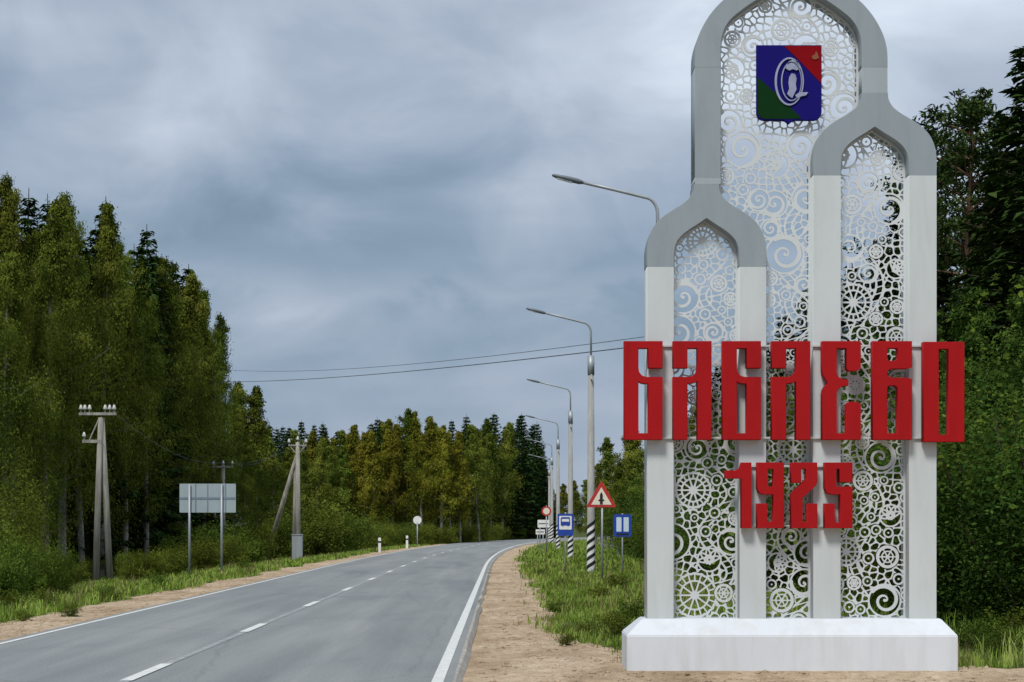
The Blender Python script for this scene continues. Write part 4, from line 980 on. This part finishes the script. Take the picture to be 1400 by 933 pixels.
# front edge of the left wood: (photo column, row of the top, distance)
for i, (px, py, d) in enumerate([(-28, 225, 62), (20, 226, 66), (58, 280, 70), (84, 262, 74), (112, 252, 76), (138, 262, 78), (164, 318, 82), (192, 342, 86), (222, 340, 88), (240, 362, 92), (258, 372, 96), (272, 388, 100), (286, 420, 106), (297, 462, 114), (280, 440, 96),
                                 (-60, 300, 58), (5, 330, 64), (66, 410, 68), (170, 400, 80), (200, 395, 84), (228, 420, 88), (254, 440, 94), (272, 480, 100), (44, 300, 72), (150, 330, 84), (102, 330, 80)]):
    tree('birch', tx(px, d), d, htop(py, d), 15.0, *LB, px=px, wide=random.uniform(0.72, 1.0))
for i, (px, py, d) in enumerate([(205, 300, 86), (184, 328, 90), (68, 258, 80), (148, 262, 86), (236, 348, 96), (258, 392, 104), (30, 250, 80), (8, 262, 78), (128, 300, 84), (250, 400, 100), (94, 330, 84), (160, 480, 82), (40, 420, 76), (-15, 400, 70), (120, 440, 80), (190, 520, 86), (226, 520, 90), (80, 500, 76)]):
    tree('spruce', tx(px, d), d, htop(py, d), 14.0, *LS, px=px, wide=0.9)
# deeper rows that close the wood
for d, pxs, py0 in ((80, range(-60, 140, 30), 300), (96, range(-20, 250, 26), 345), (112, range(60, 300, 28), 425), (105, range(-40, 130, 32), 320)):
    for px in pxs:
        if random.random() < 0.45: tree('spruce', tx(px, d)+random.uniform(-.6, .6), d+random.uniform(-3, 3), htop(py0+random.uniform(-10, 40), d), 14.0, *LS)
        else: tree('birch', tx(px, d)+random.uniform(-.6, .6), d+random.uniform(-3, 3), htop(py0+random.uniform(-10, 50), d), 15.0, *LB, wide=1.1)
# end of the left wood
EB = ('birch_tree', 'smaller birch at the far end of the left wood', 'birch tree', 'birches where the left wood ends')
for px, py, d in ((338, 520, 122), (318, 560, 118), (356, 575, 128), (376, 590, 126), (398, 606, 132), (352, 610, 112), (330, 600, 108), (316, 512, 126)):
    tree('birch' if d < 120 else 'green_far', tx(px, d), d, htop(py, d), 15.0 if d < 120 else 13.0, *EB, wide=1.05)
# far wood across the bend
FA = ('birch_tree', 'yellowing birch in the far wood where the road bends', 'birch tree', 'autumn birches of the far wood')
FG = ('birch_tree', 'green birch in the far wood where the road bends', 'birch tree', 'green birches of the far wood')
FS = ('spruce_tree', 'dark spruce rising behind the birches of the far wood', 'spruce tree', 'spruces of the far wood')
for i, px in enumerate(range(408, 668, 13)):
    d = 150+random.uniform(0, 16); bump_ = 22*math.exp(-((px-555)/45)**2); py = 597-bump_+random.uniform(-12, 12)-(8 if px > 480 else -6)
    k = 'autumn' if random.random() < 0.62 else 'green_far'
    tree(k, tx(px, d), d, htop(py, d), 12.5 if k == 'autumn' else 13.0, *(FA if k == 'autumn' else FG), wide=1.0)
for i, px in enumerate(range(350, 680, 15)):
    d = 176+random.uniform(0, 18); py = 588-18*math.exp(-((px-560)/60)**2)+random.uniform(-10, 14); k = random.choice(('autumn', 'green_far', 'spruce'))
    if k == 'spruce': tree(k, tx(px, d), d, htop(py-8, d), 14.0, *FS)
    else: tree(k, tx(px, d), d, htop(py, d), 12.5 if k == 'autumn' else 13.0, *(FA if k == 'autumn' else FG))
for px in range(352, 700, 12):
    px += random.uniform(-6, 6); d = 205+random.uniform(0, 20); tree('spruce', tx(px, d), d, htop(582+random.gauss(0, 8), d), 14.0, *FS, wide=random.uniform(0.8, 1.5))
FD = ('spruce_tree', 'dark tall conifer closing the view at the road bend', 'spruce tree', 'conifers at the road bend')
for px, py, d in ((676, 566, 196), (690, 590, 190), (703, 588, 198), (716, 568, 206), (728, 582, 212), (738, 604, 216), (722, 600, 200), (744, 630, 220), (664, 590, 188), (708, 570, 214), (752, 652, 232), (734, 576, 222)):
    tree('spruce', tx(px, d), d, htop(py, d), 14.0, *FD, wide=1.25)
for px, py, d in ((670, 575, 182), (686, 580, 186), (655, 592, 178)):
    tree('green_far', tx(px, d), d, htop(py, d), 13.0, *FG)
FR = ('birch_tree', 'low far tree between the lamp posts beyond the bend', 'birch tree', 'distant trees beyond the bend')
for px in range(748, 860, 11):
    d = 255+random.uniform(0, 30); tree(random.choice(('green_far', 'autumn')), tx(px, d), d, htop(664+random.uniform(-14, 10), d), 13.0, *FR, wide=1.3)
# right-hand wood
RG = ('birch_tree', 'green and rusty birch in the right wood behind the road signs', 'birch tree', 'birches of the right wood')
for px, py, d in ((822, 640, 124), (836, 604, 112), (850, 596, 104), (866, 590, 98), (884, 585, 92), (905, 560, 88), (828, 665, 104), (845, 640, 90), (868, 650, 82), (930, 545, 84), (960, 530, 78), (815, 668, 136), (805, 690, 150)):
    k = 'autumn' if random.random() < 0.4 else 'green_far'; tree(k, tx(px, d), d, htop(py, d), 12.5 if k == 'autumn' else 13.0, *RG, wide=1.15)
RS = ('spruce_tree', 'dark spruce in the right wood behind the monument', 'spruce tree', 'spruces behind the monument')
for px, py, d in ((985, 500, 76), (1012, 478, 72), (1040, 470, 70), (1072, 430, 66), (1105, 398, 64), (1140, 380, 62), (1172, 360, 60), (1205, 330, 58), (1238, 270, 56), (1262, 300, 52)):
    tree('spruce', tx(px, d), d, htop(py, d), 14.0, *RS, wide=1.15)
RP = ('pine_tree', 'slender pine with open crown rising right of the monument', 'pine tree', 'pines right of the monument')
for i, (px, py, d) in enumerate(((1312, 150, 46), (1262, 240, 58), (1342, 205, 52))): tree('pine', tx(px, d), d, htop(py, d), 13.5, *RP, i=i)
RBIG = ('spruce_tree', 'tall dark conifer at the edge of the right wood', 'spruce tree', 'tall conifers of the right wood')
for px, py, d in ((1402, 40, 42), (1370, 215, 47), (1432, 110, 40), (1450, 40, 46), (1338, 300, 52), (1292, 330, 50), (1352, 270, 56)):
    tree('spruce', tx(px, d), d, htop(py, d), 14.0, *RBIG, wide=1.2)
RA = ('alder_tree', 'dense green alder between the monument and the conifers', 'alder tree', 'alders right of the monument')
for px, py, d in ((1300, 420, 42), (1345, 400, 40), (1390, 380, 38), (1430, 380, 36), (1260, 440, 44), (1215, 430, 46), (1165, 450, 48), (1120, 470, 52), (1070, 500, 54), (1010, 540, 58), (975, 565, 62), (930, 590, 70), (1320, 500, 37), (1372, 520, 34), (1270, 560, 40), (1200, 580, 42)):
    tree('alder', tx(px, d), d, htop(py, d), 9.0, *RA, wide=1.1)
RB = ('alder_bush', 'leafy green bush in the thicket right of the plinth', 'bush', 'bushes right of the monument')
for px, py, d in ((1395, 470, 29), (1350, 560, 31), (1305, 610, 33), (1420, 560, 27), (1372, 640, 28), (1330, 690, 29.5), (1298, 730, 30.5), (1405, 700, 26), (1360, 760, 27), (1255, 690, 35), (1200, 690, 37), (1145, 690, 39), (1090, 690, 42), (1030, 690, 45), (1005, 690, 50), (968, 690, 58), (918, 690, 70), (880, 690, 78), (866, 690, 92), (1240, 620, 40), (1150, 600, 46), (1060, 620, 52)):
    tree('tall_bush' if int(px) % 3 == 0 else 'alder_bush', tx(px, d), d, htop(py, d), 4.2, *RB, wide=1.25)
# bushes on the left
LBU = ('roadside_bush', 'leafy bush at the foot of the left wood', 'bush', 'bushes at the foot of the left wood')
for px, py, d in ((-52, 615, 47), (-22, 632, 50), (-2, 668, 52), (-16, 720, 42), (8, 760, 40), (46, 765, 43), (82, 772, 46), (60, 740, 54), (98, 764, 60), (178, 764, 58), (206, 764, 58), (234, 762, 62), (122, 762, 72), (158, 760, 72), (196, 756, 76), (272, 748, 70), (300, 742, 76), (330, 735, 80), (350, 722, 86), (290, 715, 84), (260, 726, 80)):
    big = py < 700
    tree('tall_bush' if big else 'big_bush', tx(px, d), d, max(0.6, htop(py, d)+0.2), 4.2 if big else 3.2, *LBU, wide=0.9 if big else 0.85 if px < 180 else 1.3)
CBU = ('roadside_bush', 'yellow-green bush near the braced utility pole', 'bush', 'bushes near the braced pole')
for px, py, d in ((432, 690, 100), (455, 705, 104), (415, 705, 98), (385, 715, 96), (478, 715, 112), (365, 712, 94), (500, 722, 120), (525, 726, 130), (550, 728, 138), (580, 726, 146), (612, 728, 150), (640, 730, 156), (565, 722, 148), (590, 720, 152), (604, 724, 158), (625, 722, 160), (652, 722, 164), (660, 728, 170), (674, 724, 176), (690, 728, 184), (535, 718, 146), (510, 716, 142), (706, 730, 192), (720, 728, 204)):
    tree('big_bush', tx(px, d), d, max(0.7, htop(py, d)+0.2), 3.2, *CBU, wide=1.4)

# ------------------------------------------------------------------ grass, weeds and pebbles
def grass(name, n, sampler, hmin, hmax, wid, mat, label, keep):
    x, y = sampler(n); k = keep(x, y); x, y = x[k], y[k]; n = len(x); z = ground_z(x, y)-0.02
    h = (hmin+(hmax-hmin)*rng.uniform(0, 1, n)**1.6)*(0.55+0.9*fbm(x*0.8, y*0.5, 31)); a = rng.uniform(0, 2*math.pi, n); ln = rng.uniform(0.1, 0.75, n)*h
    w = wid*rng.uniform(0.6, 1.4, n)*np.clip(y/24, 1, 3.2); fx, fy = np.cos(a), np.sin(a); px_, py_ = -fy, fx
    b0 = np.stack([x-px_*w, y-py_*w, z], 1); b1 = np.stack([x+px_*w, y+py_*w, z], 1)
    m0 = np.stack([x+fx*ln*0.35-px_*w*.8, y+fy*ln*0.35-py_*w*.8, z+h*0.6], 1); m1 = np.stack([x+fx*ln*0.35+px_*w*.8, y+fy*ln*0.35+py_*w*.8, z+h*0.6], 1)
    t0 = np.stack([x+fx*ln-px_*w*.15, y+fy*ln-py_*w*.15, z+h*(1-0.25*ln/h)], 1); t1 = np.stack([x+fx*ln+px_*w*.15, y+fy*ln+py_*w*.15, z+h*(1-0.25*ln/h)], 1)
    V = np.stack([b0, b1, m0, m1, t0, t1], 1).reshape(-1, 3); i = np.arange(n)[:, None]*6
    Q = np.concatenate([i+np.array([[0, 1, 3, 2]]), i+np.array([[2, 3, 5, 4]])])
    o = mesh(name, V, Q, M[mat]); tag(o, label, 'grass', kind='stuff'); return o
def samp(x0, x1, y0, y1, tuft=0.10, per=9):
    def f(n):
        m = n//per; u = rng.uniform(0, 1, m); y = y0*(y1/y0)**u; s = rng.uniform(x0, x1, m); x = s + (-0.70-0.006*y+bendv(y))
        sc = tuft*np.sqrt(y/22); x = np.repeat(x, per)+rng.normal(size=m*per)*np.repeat(sc, per); y = np.repeat(y, per)+rng.normal(size=m*per)*np.repeat(sc, per); return x, y
    return f
def keep_r(x, y): return (fbm(x*1.1, y*0.6, 77) > 0.30+rng.uniform(-.12, .12, len(x))) & (sand_mask(x, y) < 0.05+rng.normal(size=len(x))*0.16) & ~((x > 1.25) & (x < 5.5) & (y > 19.2) & (y < 20.3)) & (side(x, y) > 0.5)
def keep_l(x, y): return (fbm(x*0.9, y*0.4, 78) > 0.30+rng.uniform(-.12, .12, len(x))) & (sand_mask(x, y) < 0.0+rng.normal(size=len(x))*0.14) & (side(x, y) < -WID-0.4)
grass('verge_grass', 95000, samp(0.9, 7.0, 19.6, 70), 0.04, 0.22, 0.007, 'grass', 'tufted green grass on the verge beside the monument', keep_r)
grass('verge_grass', 30000, samp(7.0, 13.0, 17.5, 50), 0.10, 0.45, 0.008, 'grass', 'tall grass in front of the thicket right of the plinth', keep_r)
grass('verge_grass', 16000, samp(0.9, 7.5, 60, 190), 0.10, 0.32, 0.010, 'grass', 'distant grass strip along the right verge', keep_r)
grass('verge_grass', 70000, samp(-WID-9.5, -WID-1.0, 24, 140), 0.06, 0.27, 0.008, 'grass', 'green grass strip between the left shoulder and the wood', keep_l)
M['straw'] = leaf_mat('dead_stalks', [(0.14, 0.11, 0.05), (0.24, 0.19, 0.09), (0.34, 0.28, 0.15)], 0.2, 0.0, 0.9)
grass('dead_stalks', 5000, samp(0.9, 7.0, 19.6, 70), 0.12, 0.42, 0.004, 'straw', 'dry straw-coloured stalks in the verge beside the monument', keep_r)
grass('dead_stalks', 4000, samp(-WID-9.0, -WID-1.0, 24, 120), 0.12, 0.45, 0.005, 'straw', 'dry straw-coloured stalks in the left verge', keep_l)
WD = ('weed_plant', 'low leafy weed in the grass verge', 'weed')
for px, d, h in ((852, 25.0, 0.42), (838, 27.5, 0.36), (868, 29, 0.5), (800, 26, 0.26), (760, 33, 0.3), (820, 38, 0.4), (845, 44, 0.5), (765, 45, 0.3), (740, 55, 0.35), (775, 23.6, 0.2), (1335, 22.5, 0.5), (1378, 21.6, 0.42), (1395, 24, 0.6)):
    tree('bush', tx(px, d), d, h, 1.6, WD[0], WD[1]+(' right of the plinth' if px > 1300 else ' left of the plinth'), WD[2], 'weeds in the right verge', wide=1.2)
for px, d, h in ((95, 31, 0.3), (32, 29.5, 0.25), (150, 38, 0.4), (60, 36, 0.45), (215, 48, 0.45), (20, 34, 0.5), (335, 64, 0.5)):
    tree('bush', tx(px, d), d, h, 1.6, WD[0], WD[1]+' left of the road', WD[2], 'weeds in the left verge', wide=1.2)
# pebbles and clods on the sand
def pebbles(name, n, label, smp, smin, smax, mat):
    x, y = smp(n); k = (sand_mask(x, y) > 0.02) & ((side(x, y) > 0.32) | (side(x, y) < -WID-0.3)) & ~((x > 1.2) & (x < 5.5) & (y > 19.2) & (y < 20.3)); x, y = x[k], y[k]; n = len(x)
    z = ground_z(x, y); s = smin+(smax-smin)*rng.uniform(0, 1, n)**3
    base = np.array([[1, 0, 0], [0, 1, 0], [-1, 0, 0], [0, -1, 0], [0, 0, 0.75], [0, 0, -0.5]], float)
    V = base[None]*(s[:, None, None]*rng.uniform(0.6, 1.3, (n, 6, 1)))*np.array([1.2, 1, 0.8]) + np.stack([x, y, z], 1)[:, None]
    T = np.array([[0, 1, 4], [1, 2, 4], [2, 3, 4], [3, 0, 4], [1, 0, 5], [2, 1, 5], [3, 2, 5], [0, 3, 5]])
    o = mesh(name, V.reshape(-1, 3), (np.arange(n)[:, None, None]*6+T[None]).reshape(-1, 3), M[mat]); tag(o, label, 'pebbles', kind='stuff')
pebbles('pebbles', 9000, 'loose pebbles and clods scattered on the sandy shoulder', samp(0.2, 6.5, 16.5, 60, 0.3, 3), 0.006, 0.045, 'sand')
pebbles('pebbles', 4000, 'loose stones along the left shoulder', samp(-WID-2.2, -WID-0.2, 20, 60, 0.3, 3), 0.008, 0.05, 'sand')
print('triangles approx', sum(len(m.polygons) for m in bpy.data.meshes)*2)
